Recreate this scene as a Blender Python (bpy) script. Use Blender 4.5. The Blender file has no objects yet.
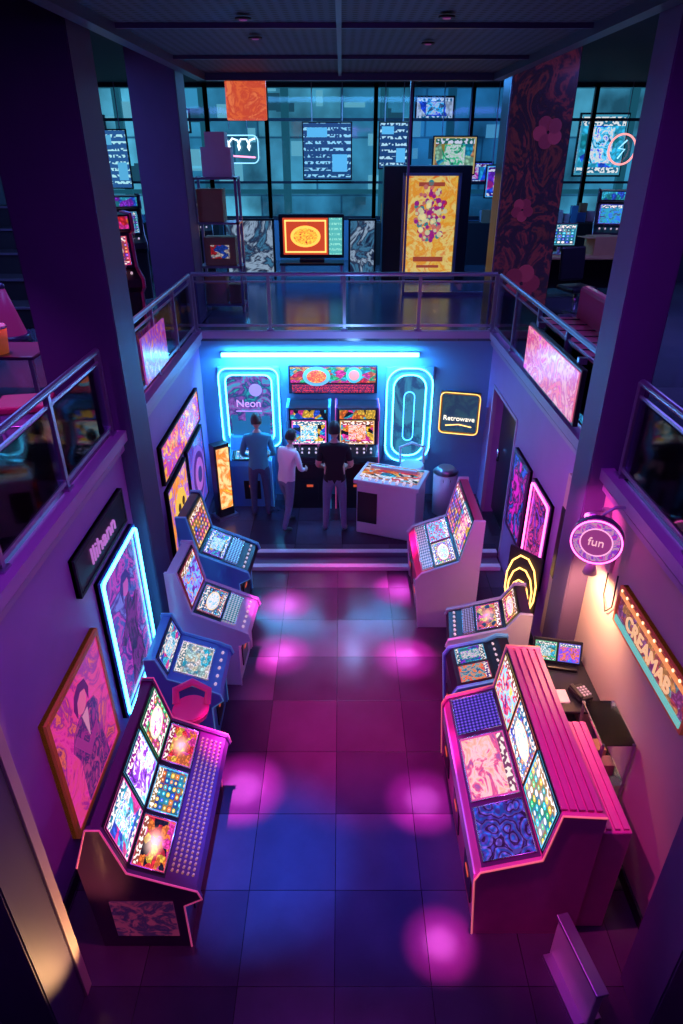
import bpy, bmesh, math, random
from mathutils import Vector, Matrix
random.seed(7)
S=bpy.context.scene
COL=S.collection
try: S.view_settings.view_transform='Standard'
except Exception: pass

# ------------------------------------------------------------ materials
def newmat(n):
    m=bpy.data.materials.new(n); m.use_nodes=True
    nt=m.node_tree; return m,nt,nt.nodes['Principled BSDF']
def pbr(n,c,r=.5,metal=0,em=None,es=0,var=0.0,vs=8,coat=0):
    m,nt,b=newmat(n)
    b.inputs['Base Color'].default_value=(*c,1)
    b.inputs['Roughness'].default_value=r; b.inputs['Metallic'].default_value=metal
    b.inputs['Coat Weight'].default_value=coat
    if em: b.inputs['Emission Color'].default_value=(*em,1); b.inputs['Emission Strength'].default_value=es
    if var>0:
        tc=nt.nodes.new('ShaderNodeTexCoord'); no=nt.nodes.new('ShaderNodeTexNoise'); no.inputs['Scale'].default_value=vs; no.inputs['Detail'].default_value=5
        nt.links.new(tc.outputs['Object'],no.inputs['Vector'])
        mr=nt.nodes.new('ShaderNodeMapRange'); mr.inputs['To Min'].default_value=1-var; mr.inputs['To Max'].default_value=1+var
        mx=nt.nodes.new('ShaderNodeVectorMath'); mx.operation='SCALE'; mx.inputs[0].default_value=c
        nt.links.new(no.outputs['Fac'],mr.inputs['Value']); nt.links.new(mr.outputs['Result'],mx.inputs['Scale'])
        nt.links.new(mx.outputs['Vector'],b.inputs['Base Color'])
        bp=nt.nodes.new('ShaderNodeBump'); bp.inputs['Strength'].default_value=.08
        nt.links.new(no.outputs['Fac'],bp.inputs['Height']); nt.links.new(bp.outputs['Normal'],b.inputs['Normal'])
    return m
def glow(n,c,s): return pbr(n,(c[0]*.3,c[1]*.3,c[2]*.3),.4,em=c,es=s)
_ac=[0]
def art(pal,scale=4,strength=1.6,mode='cells',asp=(1,1),warp=.25,hot=0,line=True,layout=False):
    _ac[0]+=1; sd=_ac[0]*3.17
    m,nt,b=newmat('art_%02d'%_ac[0]); N=nt.nodes.new; L=nt.links.new
    b.inputs['Base Color'].default_value=(.01,.01,.015,1); b.inputs['Roughness'].default_value=.2
    def math_(op,a,bb=None):
        n=N('ShaderNodeMath'); n.operation=op
        for i,x in enumerate((a,bb)):
            if x is None: continue
            if isinstance(x,(int,float)): n.inputs[i].default_value=x
            else: L(x,n.inputs[i])
        return n.outputs[0]
    def mix(f,a,bb):
        n=N('ShaderNodeMix'); n.data_type='RGBA'; L(f,n.inputs[0])
        for i,x in ((6,a),(7,bb)):
            if isinstance(x,tuple): n.inputs[i].default_value=(*x,1)
            else: L(x,n.inputs[i])
        return n.outputs[2]
    def ramp(fac,p,interp='CONSTANT'):
        r=N('ShaderNodeValToRGB'); cr=r.color_ramp; cr.interpolation=interp
        while len(cr.elements)<len(p): cr.elements.new(.5)
        for i in range(len(p)): cr.elements[i].position=i/len(p)
        for i,c in enumerate(p): cr.elements[i].color=(*c,1)
        L(fac,r.inputs['Fac']); return r.outputs['Color']
    tc=N('ShaderNodeTexCoord'); mp=N('ShaderNodeMapping'); mp.inputs['Scale'].default_value=(asp[0],asp[1],1); mp.inputs['Location'].default_value=(sd,sd*.7,0)
    L(tc.outputs['UV'],mp.inputs['Vector'])
    no=N('ShaderNodeTexNoise'); no.inputs['Scale'].default_value=scale*.7; no.inputs['Detail'].default_value=3
    L(mp.outputs['Vector'],no.inputs['Vector'])
    ma=N('ShaderNodeVectorMath'); ma.operation='MULTIPLY_ADD'; ma.inputs[1].default_value=(warp,warp,0)
    L(no.outputs['Color'],ma.inputs[0]); L(mp.outputs['Vector'],ma.inputs[2])
    vo=N('ShaderNodeTexVoronoi'); vo.inputs['Scale'].default_value=scale; L(ma.outputs['Vector'],vo.inputs['Vector'])
    def paint(sc):
        n2=N('ShaderNodeTexNoise'); n2.inputs['Scale'].default_value=sc; n2.inputs['Detail'].default_value=6; n2.inputs['Distortion'].default_value=1.6; n2.inputs['Roughness'].default_value=.62
        L(mp.outputs['Vector'],n2.inputs['Vector']); mr=N('ShaderNodeMapRange'); mr.inputs['From Min'].default_value=.28; mr.inputs['From Max'].default_value=.72
        L(n2.outputs['Fac'],mr.inputs['Value']); return mr.outputs['Result']
    if mode=='cells':
        sp=N('ShaderNodeSeparateColor'); L(vo.outputs['Color'],sp.inputs['Color']); out=ramp(sp.outputs['Red'],pal)
    elif mode=='rings': out=ramp(math_('FRACT',math_('MULTIPLY',vo.outputs['Distance'],2.6)),pal)
    elif mode=='paint': out=ramp(paint(scale),pal,'EASE'); line=False
    elif mode=='dots':
        vo.inputs['Randomness'].default_value=0; ma.inputs[1].default_value=(0,0,0); out=ramp(vo.outputs['Distance'],pal)
    elif mode=='reels':
        vo.inputs['Randomness'].default_value=0; ma.inputs[1].default_value=(0,0,0)
        sp=N('ShaderNodeSeparateColor'); L(vo.outputs['Color'],sp.inputs['Color'])
        bgc=ramp(sp.outputs['Red'],[(c[0]*.25+.01,c[1]*.25+.01,c[2]*.25+.03) for c in pal]); ic=ramp(sp.outputs['Green'],pal[::-1])
        rad=math_('ADD',math_('MULTIPLY',sp.outputs['Blue'],.14),.24)
        out=mix(math_('LESS_THAN',vo.outputs['Distance'],rad),bgc,ic)
        out=mix(math_('LESS_THAN',vo.outputs['Distance'],.1),out,(1,.9,.8)); line=False
    elif mode=='text':
        br=N('ShaderNodeTexNoise'); br.inputs['Scale'].default_value=scale*3; br.inputs['Detail'].default_value=0
        wv=N('ShaderNodeTexWave'); wv.bands_direction='Y'; wv.inputs['Scale'].default_value=scale*.45; L(mp.outputs['Vector'],wv.inputs['Vector'])
        L(mp.outputs['Vector'],br.inputs['Vector'])
        out=ramp(math_('MULTIPLY',math_('GREATER_THAN',br.outputs['Fac'],.5),math_('MULTIPLY',math_('GREATER_THAN',wv.outputs['Fac'],.6),.99)),pal); line=False
    if line:
        v2=N('ShaderNodeTexVoronoi'); v2.inputs['Scale'].default_value=scale*2.7; L(ma.outputs['Vector'],v2.inputs['Vector'])
        mr=N('ShaderNodeMapRange'); mr.inputs['From Max'].default_value=.6; mr.inputs['To Min'].default_value=1.35; mr.inputs['To Max'].default_value=.4
        L(v2.outputs['Distance'],mr.inputs['Value'])
        sc=N('ShaderNodeVectorMath'); sc.operation='SCALE'; L(out,sc.inputs[0]); L(mr.outputs['Result'],sc.inputs['Scale']); out=sc.outputs['Vector']
    su=N('ShaderNodeVectorMath'); su.operation='DISTANCE'; su.inputs[1].default_value=(.5,.5,0); L(tc.outputs['UV'],su.inputs[0])
    if layout:
        sx=N('ShaderNodeSeparateXYZ'); L(tc.outputs['UV'],sx.inputs[0])
        du=math_('ABSOLUTE',math_('SUBTRACT',sx.outputs[0],.5)); dv=math_('ABSOLUTE',math_('SUBTRACT',sx.outputs[1],.5)); mx=math_('MAXIMUM',du,dv)
        if layout==2:
            inner=ramp(paint(scale*1.4),[pal[1],(.02,.01,.08),pal[0],(1,.8,.7),pal[2]],'EASE')
            out=mix(math_('LESS_THAN',math_('MAXIMUM',math_('MULTIPLY',du,1.1),math_('MULTIPLY',dv,.9)),.27),out,inner)
        if layout==3:
            ell=math_('SQRT',math_('ADD',math_('POWER',math_('MULTIPLY',du,2.6),2),math_('POWER',math_('MULTIPLY',dv,3.6),2)))
            inner=ramp(paint(scale*1.2),[(.03,.02,.15),pal[0],(.9,.8,.9),pal[2]],'EASE')
            out=mix(math_('LESS_THAN',ell,.95),out,(1,.75,.5)); out=mix(math_('LESS_THAN',ell,.82),out,inner)
        nt2=N('ShaderNodeTexNoise'); nt2.inputs['Scale'].default_value=14; nt2.inputs['Detail'].default_value=0; L(mp.outputs['Vector'],nt2.inputs['Vector'])
        hd=mix(math_('GREATER_THAN',nt2.outputs['Fac'],.52),(pal[0][0]*.25,pal[0][1]*.25,pal[0][2]*.25+.03),(1,.85,.8))
        out=mix(math_('GREATER_THAN',sx.outputs[1],.82),out,hd)
        if layout!=1: out=mix(math_('LESS_THAN',sx.outputs[1],.13),out,hd)
        out=mix(math_('GREATER_THAN',mx,.465),out,(min(1,pal[1][0]*.7+.05),pal[1][1]*.7+.03,pal[1][2]*.7+.08))
    if hot>0:
        m2=N('ShaderNodeMapRange'); m2.interpolation_type='SMOOTHSTEP'; m2.inputs['From Max'].default_value=.36; m2.inputs['To Min'].default_value=hot; m2.inputs['To Max'].default_value=0
        L(su.outputs['Value'],m2.inputs['Value'])
        hs=N('ShaderNodeVectorMath'); hs.operation='SCALE'; hs.inputs[0].default_value=(1,.62,.55); L(m2.outputs['Result'],hs.inputs['Scale'])
        ad=N('ShaderNodeVectorMath'); ad.operation='ADD'; L(out,ad.inputs[0]); L(hs.outputs['Vector'],ad.inputs[1]); out=ad.outputs['Vector']
    L(out,b.inputs['Emission Color']); b.inputs['Emission Strength'].default_value=strength
    return m
def glassmat(n,tint=(.75,.85,1)):
    m=bpy.data.materials.new(n); m.use_nodes=True; nt=m.node_tree; nt.nodes.clear(); N=nt.nodes.new; L=nt.links.new
    o=N('ShaderNodeOutputMaterial'); mx=N('ShaderNodeMixShader'); t=N('ShaderNodeBsdfTransparent'); g=N('ShaderNodeBsdfGlossy'); f=N('ShaderNodeFresnel')
    t.inputs['Color'].default_value=(*tint,1); g.inputs['Roughness'].default_value=.05; f.inputs['IOR'].default_value=1.45
    L(f.outputs[0],mx.inputs['Fac']); L(t.outputs[0],mx.inputs[1]); L(g.outputs[0],mx.inputs[2]); L(mx.outputs[0],o.inputs['Surface'])
    return m

PK=(1,.05,.45); MG=(.9,.02,.75); CY=(.05,.65,1); BL=(.03,.12,.9); PU=(.3,.04,.8); YE=(1,.6,.06); OR=(1,.22,.03); RD=(.9,.03,.05); WH=(1,.9,.95); BK=(.01,.01,.02); GR=(.05,.7,.25); TE=(.02,.4,.5); DP=(.05,.01,.12)
M={}
M['black']=pbr('black_lacquer',(.012,.011,.018),.3,var=.2)
M['blackm']=pbr('black_matte',(.015,.014,.02),.7,var=.2)
M['metal']=pbr('brushed_rail_metal',(.46,.42,.54),.32,.85)
M['chrome']=pbr('chrome',(.7,.7,.75),.15,1)
M['pinkb']=pbr('pink_laminate',(.80,.13,.40),.4,var=.12,coat=.3)
M['blueb']=pbr('blue_laminate',(.10,.38,.72),.35,coat=.4)
M['whiteb']=pbr('white_laminate',(.70,.62,.74),.4,var=.05,coat=.3)
M['purb']=pbr('purple_laminate',(.10,.025,.12),.35,coat=.4)
M['redb']=pbr('red_laminate',(.6,.04,.14),.35,coat=.4)
M['col']=pbr('pillar_paint',(.065,.04,.12),.55,var=.12,vs=3)
M['colr']=pbr('pillar_paint_violet',(.13,.08,.20),.55,var=.12,vs=3)
M['wall']=pbr('wall_paint_purple',(.40,.20,.54),.55,var=.12,vs=2.5)
M['wallb']=pbr('wall_paint_blue',(.14,.28,.48),.5,var=.12,vs=2)
M['wallc']=pbr('wall_paint_cream',(.56,.42,.38),.6,var=.1,vs=2)
M['dark']=pbr('dark_ceiling',(.02,.022,.035),.8,var=.2)
M['ledge']=pbr('ledge_trim',(.46,.30,.5),.4)
M['wood']=pbr('orange_wood_frame',(.65,.17,.06),.4,var=.2,em=(1,.2,.05),es=.06)
M['gold']=pbr('gold_frame',(.6,.35,.08),.35,.5)
M['ncy']=glow('neon_cyan',(.07,.60,1),10)
M['nbl']=glow('neon_blue',(.04,.35,1),8)
M['npk']=glow('neon_pink',(1,.10,.55),6)
M['nye']=glow('neon_yellow',(1,.5,.12),4)
M['nwarm']=glow('lamp_warm',(1,.6,.3),12)
M['nred']=glow('sign_orange_red',(.9,.12,.05),.6)
M['glass']=glassmat('railing_glass')
M['wglass']=glassmat('window_glass',(.85,.95,1))
M['skin']=pbr('skin',(.6,.36,.28),.5)
M['card']=pbr('cardboard',(.42,.24,.12),.8,var=.1)
M['buttons']=pbr('button_plastic',(.6,.6,.6),.3,em=(1,.7,.8),es=.5)

def tiles(n,c1,c2,size,rough):
    m,nt,b=newmat(n); N=nt.nodes.new; L=nt.links.new
    tc=N('ShaderNodeTexCoord'); br=N('ShaderNodeTexBrick'); br.offset=0.0; br.squash=1
    br.inputs['Color1'].default_value=(*c1,1); br.inputs['Color2'].default_value=(*c2,1); br.inputs['Mortar'].default_value=(.012,.006,.016,1)
    br.inputs['Scale'].default_value=1; br.inputs['Mortar Size'].default_value=.003; br.inputs['Brick Width'].default_value=size; br.inputs['Row Height'].default_value=size; br.inputs['Bias'].default_value=-.1
    no=N('ShaderNodeTexNoise'); no.inputs['Scale'].default_value=2.5; no.inputs['Detail'].default_value=8; no.inputs['Roughness'].default_value=.6
    mpp=N('ShaderNodeMapping'); mpp.inputs['Location'].default_value=(.05,0,0); L(tc.outputs['Object'],mpp.inputs['Vector'])
    L(mpp.outputs['Vector'],br.inputs['Vector']); L(tc.outputs['Object'],no.inputs['Vector'])
    mr=N('ShaderNodeMapRange'); mr.inputs['To Min'].default_value=rough-.06; mr.inputs['To Max'].default_value=rough+.12
    L(no.outputs['Fac'],mr.inputs['Value']); L(mr.outputs['Result'],b.inputs['Roughness'])
    m3=N('ShaderNodeMapRange'); m3.inputs['To Min'].default_value=.7; m3.inputs['To Max'].default_value=1.3; L(no.outputs['Fac'],m3.inputs['Value'])
    sc=N('ShaderNodeVectorMath'); sc.operation='SCALE'; L(br.outputs['Color'],sc.inputs[0]); L(m3.outputs['Result'],sc.inputs['Scale']); L(sc.outputs['Vector'],b.inputs['Base Color'])
    bp=N('ShaderNodeBump'); bp.inputs['Strength'].default_value=.12; bp.inputs['Distance'].default_value=.01; bp.invert=True
    L(br.outputs['Fac'],bp.inputs['Height']); L(bp.outputs['Normal'],b.inputs['Normal'])
    return m
M['floor']=tiles('floor_tiles',(.040,.022,.052),(.105,.062,.115),.69,.17)
M['ufloor']=tiles('upper_floor_tiles',(.06,.07,.11),(.10,.11,.15),.6,.16)

# ------------------------------------------------------------ geometry
def link(o,parent=None):
    COL.objects.link(o)
    if parent: o.parent=parent
    return o
def root(name,loc=(0,0,0),rot=0):
    e=bpy.data.objects.new(name,None); e.location=loc; e.rotation_euler=(0,0,rot); e.empty_display_size=.1
    return link(e)
def finish(name,bm,mat,parent=None,smooth=False,loc=None,rot=None):
    bmesh.ops.recalc_face_normals(bm,faces=bm.faces)
    me=bpy.data.meshes.new(name); bm.to_mesh(me); bm.free()
    if mat:
        for x in (mat if isinstance(mat,list) else [mat]): me.materials.append(x)
    if smooth:
        for p in me.polygons: p.use_smooth=True
    o=bpy.data.objects.new(name,me)
    if loc: o.location=loc
    if rot: o.rotation_euler=rot
    return link(o,parent)
def uvbox(bm):
    uv=bm.loops.layers.uv.verify()
    xs=[v.co for v in bm.verts]
    mn=[min(c[i] for c in xs) for i in range(3)]; mx=[max(c[i] for c in xs) for i in range(3)]
    d=[max(mx[i]-mn[i],1e-5) for i in range(3)]
    for f in bm.faces:
        f.normal_update(); n=f.normal; a=max(range(3),key=lambda i:abs(n[i])); ii=[(1,2),(0,2),(0,1)][a]
        for l in f.loops: l[uv].uv=((l.vert.co[ii[0]]-mn[ii[0]])/d[ii[0]],(l.vert.co[ii[1]]-mn[ii[1]])/d[ii[1]])
def box(name,parent,c,s,mat,bev=0,rot=None):
    bm=bmesh.new(); bmesh.ops.create_cube(bm,size=1)
    for v in bm.verts: v.co=Vector((v.co.x*s[0],v.co.y*s[1],v.co.z*s[2]))
    uvbox(bm)
    if bev>0: bmesh.ops.bevel(bm,geom=bm.edges[:],offset=bev,segments=2,affect='EDGES',profile=.5)
    return finish(name,bm,mat,parent,loc=c,rot=rot)
def addbox(bm,c,s,R=None):
    r=bmesh.ops.create_cube(bm,size=1)
    for v in r['verts']:
        p=Vector((v.co.x*s[0],v.co.y*s[1],v.co.z*s[2]))
        if R: p=R@p
        v.co=p+Vector(c)
def multi(name,parent,lst,mat):
    bm=bmesh.new()
    for c,s in lst: addbox(bm,c,s)
    return finish(name,bm,mat,parent)
def cyl(name,parent,c,r,h,mat,r2=None,seg=24,rot=None,bev=0):
    bm=bmesh.new(); bmesh.ops.create_cone(bm,cap_ends=True,segments=seg,radius1=r,radius2=r if r2 is None else r2,depth=h)
    uvbox(bm)
    o=finish(name,bm,mat,parent,loc=c,rot=rot)
    for p in o.data.polygons: p.use_smooth=len(p.vertices)==4
    return o
def ball(name,parent,c,r,mat,sc=(1,1,1),seg=20):
    bm=bmesh.new(); bmesh.ops.create_uvsphere(bm,u_segments=seg,v_segments=seg//2+2,radius=r)
    for v in bm.verts: v.co=Vector((v.co.x*sc[0],v.co.y*sc[1],v.co.z*sc[2]))
    uvbox(bm)
    return finish(name,bm,mat,parent,smooth=True,loc=c)
def tube(name,parent,pts,r,mat,closed=False):
    cu=bpy.data.curves.new(name,'CURVE'); cu.dimensions='3D'; cu.bevel_depth=r; cu.bevel_resolution=3
    sp=cu.splines.new('POLY'); sp.points.add(len(pts)-1)
    for i,p in enumerate(pts): sp.points[i].co=(*p,1)
    sp.use_cyclic_u=closed; cu.use_fill_caps=True; cu.materials.append(mat)
    o=bpy.data.objects.new(name+'_tmp',cu); link(o)
    dg=bpy.context.evaluated_depsgraph_get(); me=bpy.data.meshes.new_from_object(o.evaluated_get(dg)); 
    bpy.data.objects.remove(o); me.name=name
    for p in me.polygons: p.use_smooth=True
    return link(bpy.data.objects.new(name,me),parent)
def rrect(w,h,r,y=0,n=6,cx=0,cz=0):
    P=[]
    for (sx,sz,a0) in ((1,1,0),(-1,1,90),(-1,-1,180),(1,-1,270)):
        for i in range(n+1):
            a=math.radians(a0+90*i/n); P.append((cx+sx*(w/2-r)+r*math.cos(a),y,cz+sz*(h/2-r)+r*math.sin(a)))
    # keep consistent winding
    Q=[]
    for k,(sx,sz) in enumerate(((1,1),(-1,1),(-1,-1),(1,-1))):
        for i in range(n+1):
            a=math.radians(90*k+90*i/n); Q.append((cx+sx*(w/2-r)+r*math.cos(a),y,cz+sz*(h/2-r)+r*math.sin(a)))
    return Q
def txt(name,parent,body,size,loc,mat,rot=(math.pi/2,0,0),ext=.006,sq=1):
    cu=bpy.data.curves.new(name,'FONT'); cu.body=body; cu.size=size; cu.extrude=ext; cu.align_x='CENTER'; cu.align_y='CENTER'; cu.materials.append(mat)
    o=bpy.data.objects.new(name+'_t',cu); link(o)
    dg=bpy.context.evaluated_depsgraph_get(); me=bpy.data.meshes.new_from_object(o.evaluated_get(dg)); bpy.data.objects.remove(o)
    for v in me.vertices: v.co.x*=sq
    ob=bpy.data.objects.new(name,me); ob.location=loc; ob.rotation_euler=rot
    return link(ob,parent)
def poly(name,parent,pts,y,mat,th=.006):
    bm=bmesh.new(); a=[bm.verts.new((p[0],y,p[1])) for p in pts]; b=[bm.verts.new((p[0],y-th,p[1])) for p in pts]
    bm.faces.new(a); bm.faces.new(b[::-1]); n=len(pts)
    for i in range(n): bm.faces.new((a[i],a[(i+1)%n],b[(i+1)%n],b[i]))
    uvbox(bm)
    return finish(name,bm,mat,parent)
def discs(name,parent,lst,y,mat,th=.006):
    bm=bmesh.new()
    for (cx,cz,r) in lst:
        rr=bmesh.ops.create_cone(bm,cap_ends=True,segments=14,radius1=r,radius2=r,depth=th)
        for v in rr['verts']: v.co=Vector((v.co.x+cx,y+v.co.z,v.co.y+cz))
    return finish(name,bm,mat,parent)
def disc(r,cx=0,cz=0,n=28,sx=1): return [(cx+sx*r*math.cos(2*math.pi*i/n),cz+r*math.sin(2*math.pi*i/n)) for i in range(n)]
def star(r1,r2,n,cx=0,cz=0): return [(cx+(r1 if i%2==0 else r2)*math.sin(math.pi*i/n),cz+(r1 if i%2==0 else r2)*math.cos(math.pi*i/n)) for i in range(2*n)]

# ------------------------------------------------------------ room
UF=2.83; WX=2.15; RX=2.28; BY=9.8
multi('wall_left',None,[((-WX-.1,5.6,(UF-.14)/2),(.2,8.4,UF-.14))],M['wall'])
multi('wall_right',None,[((RX+.1,3.2,(UF-.14)/2),(.2,4.0,UF-.14))],M['wallc'])
multi('wall_right_rear',None,[((RX+.1,6.6,(UF-.14)/2),(.2,2.8,UF-.14)),((RX+.1,9.6,(UF-.14)/2),(.2,.4,UF-.14)),((RX+.1,8.7,2.4),(.2,1.4,.58))],M['wall'])
multi('wall_back',None,[((0,BY+.1,(UF-.14)/2),(4.7,.2,UF-.14))],M['wallb'])
box('floor',None,(0,4.5,-.05),(9,11.2,.1),M['floor'])
box('floor_platform',None,(.06,8.88,.06),(4.4,1.82,.12),M['floor'])
st=pbr('step_nosing',(.8,.76,.85),.4)
multi('trim_step',None,[((.05,8.0,.124),(4.38,.09,.008)),((.05,7.72,.03),(4.38,.09,.06))],st)
multi('trim_step_riser',None,[((.05,7.955,.061),(4.38,.03,.122)),((.05,7.85,.026),(4.38,.18,.05))],pbr('step_riser',(.16,.12,.2),.4))
multi('floor_upper',None,[((-WX-2.4,7.5,UF-.07),(4.8,19,.14)),((RX+2.4,7.5,UF-.07),(4.8,19,.14)),((.06,BY+3.65,UF-.07),(4.44,7.3,.14))],M['ufloor'])
multi('trim_balcony_left',None,[((-WX+.035,4.9,UF-.03),(.11,9.8,.1)),((-WX+.02,4.9,UF-.16),(.05,9.8,.05))],M['ledge'])
multi('trim_balcony_right',None,[((RX-.035,4.9,UF-.03),(.11,9.8,.1)),((RX-.02,4.9,UF-.16),(.05,9.8,.05))],M['ledge'])
multi('trim_balcony_back',None,[((.06,BY-.03,UF-.03),(4.3,.1,.1))],M['ledge'])
multi('baseboard_left',None,[((-WX+.01,5.5,.06),(.02,6.4,.12))],M['blackm'])
multi('baseboard_right',None,[((RX-.01,4.5,.06),(.02,5,.12))],M['blackm'])
multi('wall_upper_left',None,[((-7,7.5,4.6),(.15,19.2,3.7))],M['col'])
multi('wall_upper_right',None,[((7,7.5,4.6),(.15,19.2,3.7))],M['col'])
box('ceiling',None,(0,7.5,6.52),(14,19.2,.1),M['dark'])
multi('wall_front',None,[((0,-2.0,3.2),(14,.15,6.6))],M['dark'])
bm=bmesh.new(); addbox(bm,(0,17.05,UF+.45),(14,.2,.9)); finish('wall_window_sill',bm,M['wallb'])
wx=[-7,-5.6,-4.4,-3.0,-1.67,.76,1.55,2.9,4.3,5.6,7]
fr=pbr('window_frame_metal',(.03,.045,.07),.4,.4)
for i in range(len(wx)-1):
    a,b=wx[i],wx[i+1]; e=root('window_%d'%(i+1),((a+b)/2,17,0)); w=b-a
    multi('frame',e,[((-w/2,0,5.1),(.09,.1,2.75)),((w/2,0,5.1),(.09,.1,2.75)),((0,0,3.77),(w,.1,.09)),((0,0,4.53),(w,.07,.05)),((0,0,5.78),(w,.07,.06)),((0,0,6.43),(w,.1,.09))],fr)
    box('pane',e,(0,0,5.1),(w-.06,.012,2.6),M['wglass'])
def facade():
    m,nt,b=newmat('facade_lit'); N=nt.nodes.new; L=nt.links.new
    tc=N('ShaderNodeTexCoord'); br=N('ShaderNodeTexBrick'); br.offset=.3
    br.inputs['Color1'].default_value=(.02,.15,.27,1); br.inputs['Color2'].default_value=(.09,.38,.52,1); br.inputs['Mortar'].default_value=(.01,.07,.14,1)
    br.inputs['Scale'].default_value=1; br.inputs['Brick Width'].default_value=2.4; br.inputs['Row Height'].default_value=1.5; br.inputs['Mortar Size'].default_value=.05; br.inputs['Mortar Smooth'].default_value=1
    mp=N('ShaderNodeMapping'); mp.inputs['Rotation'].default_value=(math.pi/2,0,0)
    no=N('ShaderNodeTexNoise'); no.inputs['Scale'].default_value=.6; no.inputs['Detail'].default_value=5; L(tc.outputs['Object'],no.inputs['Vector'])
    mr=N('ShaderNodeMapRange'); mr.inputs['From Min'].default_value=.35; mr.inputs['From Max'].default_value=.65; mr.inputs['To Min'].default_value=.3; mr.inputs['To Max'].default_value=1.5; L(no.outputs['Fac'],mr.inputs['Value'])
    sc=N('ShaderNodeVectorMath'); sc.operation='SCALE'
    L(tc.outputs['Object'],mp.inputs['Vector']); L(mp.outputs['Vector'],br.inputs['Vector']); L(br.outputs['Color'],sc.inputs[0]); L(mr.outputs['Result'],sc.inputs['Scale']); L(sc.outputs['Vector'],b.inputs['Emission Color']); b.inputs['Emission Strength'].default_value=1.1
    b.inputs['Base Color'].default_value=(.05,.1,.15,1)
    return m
e=root('building_facade',(0,22,0)); box('facade_wall',e,(0,0,5.5),(26,.5,11),facade())
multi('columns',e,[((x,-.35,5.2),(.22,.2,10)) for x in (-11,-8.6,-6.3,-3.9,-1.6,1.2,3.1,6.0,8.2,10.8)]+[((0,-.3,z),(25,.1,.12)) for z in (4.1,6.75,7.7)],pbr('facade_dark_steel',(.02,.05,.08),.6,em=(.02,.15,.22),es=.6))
bm=bmesh.new()
for i in range(46):
    x=random.uniform(-12,12); z=random.uniform(4.2,7.6); addbox(bm,(x,-.29,z),(random.uniform(.15,.8),.04,random.uniform(.1,.5)))
finish('lit_windows',bm,glow('lit_windows',(.25,.75,.95),.55),e)
bm=bmesh.new()
for i in range(24):
    x=random.uniform(-12,12); z=random.uniform(3.8,6.6); addbox(bm,(x,-.33,z),(random.uniform(.1,.6),.04,random.uniform(.1,.7)))
finish('dark_windows',bm,glow('dim_windows',(.02,.10,.16),.7),e)
for (x,z,w,h,pal) in ((-7.5,5.6,1.6,.8,[BL,CY,TE]),(-4.9,5.9,1.2,.5,[TE,CY,WH]),(2.6,6.2,1.0,.5,[CY,WH,BL]),(5.2,5.9,1.2,.6,[OR,RD,YE]),(7.4,5.3,1.3,1.5,[CY,TE,BL]),(3.6,4.6,1.5,.5,[PK,BL,CY]),(9.5,5.8,1.2,.8,[WH,OR,RD])):
    e=root('building_sign',(x,21.45,z)); box('sign_face',e,(0,-.05,0),(w,.06,h),art(pal,3,1.1,'cells',(w,h),layout=2)); box('sign_case',e,(0,0,0),(w+.1,.08,h+.1),fr)

def pillar(n,x0,x1,y0,y1,z0,z1,mat,b=.01):
    bm=bmesh.new(); addbox(bm,((x0+x1)/2,(y0+y1)/2,(z0+z1)/2),(x1-x0,y1-y0,z1-z0))
    bmesh.ops.bevel(bm,geom=bm.edges[:],offset=b,segments=2,affect='EDGES')
    return finish(n,bm,mat)
pillar('pillar',-2.72,-2.0,5.85,6.4,0,6.47,M['col'])
pillar('pillar',2.1,2.45,5.0,5.38,0,6.47,M['colr'])
pillar('pillar',-2.8,-2.17,10.2,10.75,UF,6.47,M['colr'])
pm=art([(.02,.01,.05),(.02,.01,.05),(.10,.02,.05),(.02,.01,.04),(.02,.01,.05),(.13,.02,.06),(.02,.01,.05)],1.8,.35,'paint',(1,3.4))
e=root('decorated_pillar',(2.66,10.45,0)); box('shaft',e,(0,0,4.65),(.86,.5,3.63),M['black']); box('art_wrap',e,(0,-.255,4.6),(.84,.01,3.5),pm)
box('edge_trim',e,(-.43,-.25,4.65),(.02,.03,3.62),M['metal'])
for i,(cx,cz,s) in enumerate(((.02,3.45,.3),(-.1,4.45,.17),(.12,5.4,.22))):
    for k in range(5):
        a=k*1.257+i; poly('petal_%d_%d'%(i,k),e,disc(s*.42,cx+s*.5*math.cos(a),cz+s*.5*math.sin(a),14),-.263-.002*k,glow('petal_%d_%d'%(i,k),(.26,.03,.12),.18+.1*(k%2)))
pillar('pillar',-2.5,-1.8,2.05,2.45,0,6.0,M['col'])
box('lit_stripe_pillar_edge',None,(-1.79,2.41,1.6),(.02,.08,3.2),M['wallc'],.003)  # cream colour stands in for the warm-lit stripe down the pillar corner
cm,nt,b=newmat('canopy_mesh'); N=nt.nodes.new
tc=N('ShaderNodeTexCoord'); vo=N('ShaderNodeTexVoronoi'); vo.inputs['Scale'].default_value=12; vo.inputs['Randomness'].default_value=0
rp=N('ShaderNodeValToRGB'); rp.color_ramp.elements[0].color=(.005,.006,.012,1); rp.color_ramp.elements[1].color=(.05,.055,.10,1); rp.color_ramp.elements[0].position=.3; rp.color_ramp.elements[1].position=.45
nt.links.new(tc.outputs['Object'],vo.inputs['Vector']); nt.links.new(vo.outputs['Distance'],rp.inputs['Fac']); nt.links.new(rp.outputs['Color'],b.inputs['Base Color']); b.inputs['Roughness'].default_value=.7
e=root('ceiling_canopy',(.1,5.1,6.06))
box('mesh_panel',e,(0,0,.02),(3.9,10.2,.04),cm)
multi('frame_bars',e,[((-1.92,0,0),(.12,10.2,.16)),((1.92,0,0),(.12,10.2,.16)),((0,5.05,0),(3.9,.12,.16)),((0,-5.05,0),(3.9,.12,.16)),((-.12,0,-.01),(.04,10.2,.05)),((0,3.2,-.01),(3.9,.04,.05)),((0,1.2,-.01),(3.9,.04,.05))],pbr('canopy_frame',(.08,.09,.15),.4,.3))
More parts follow.
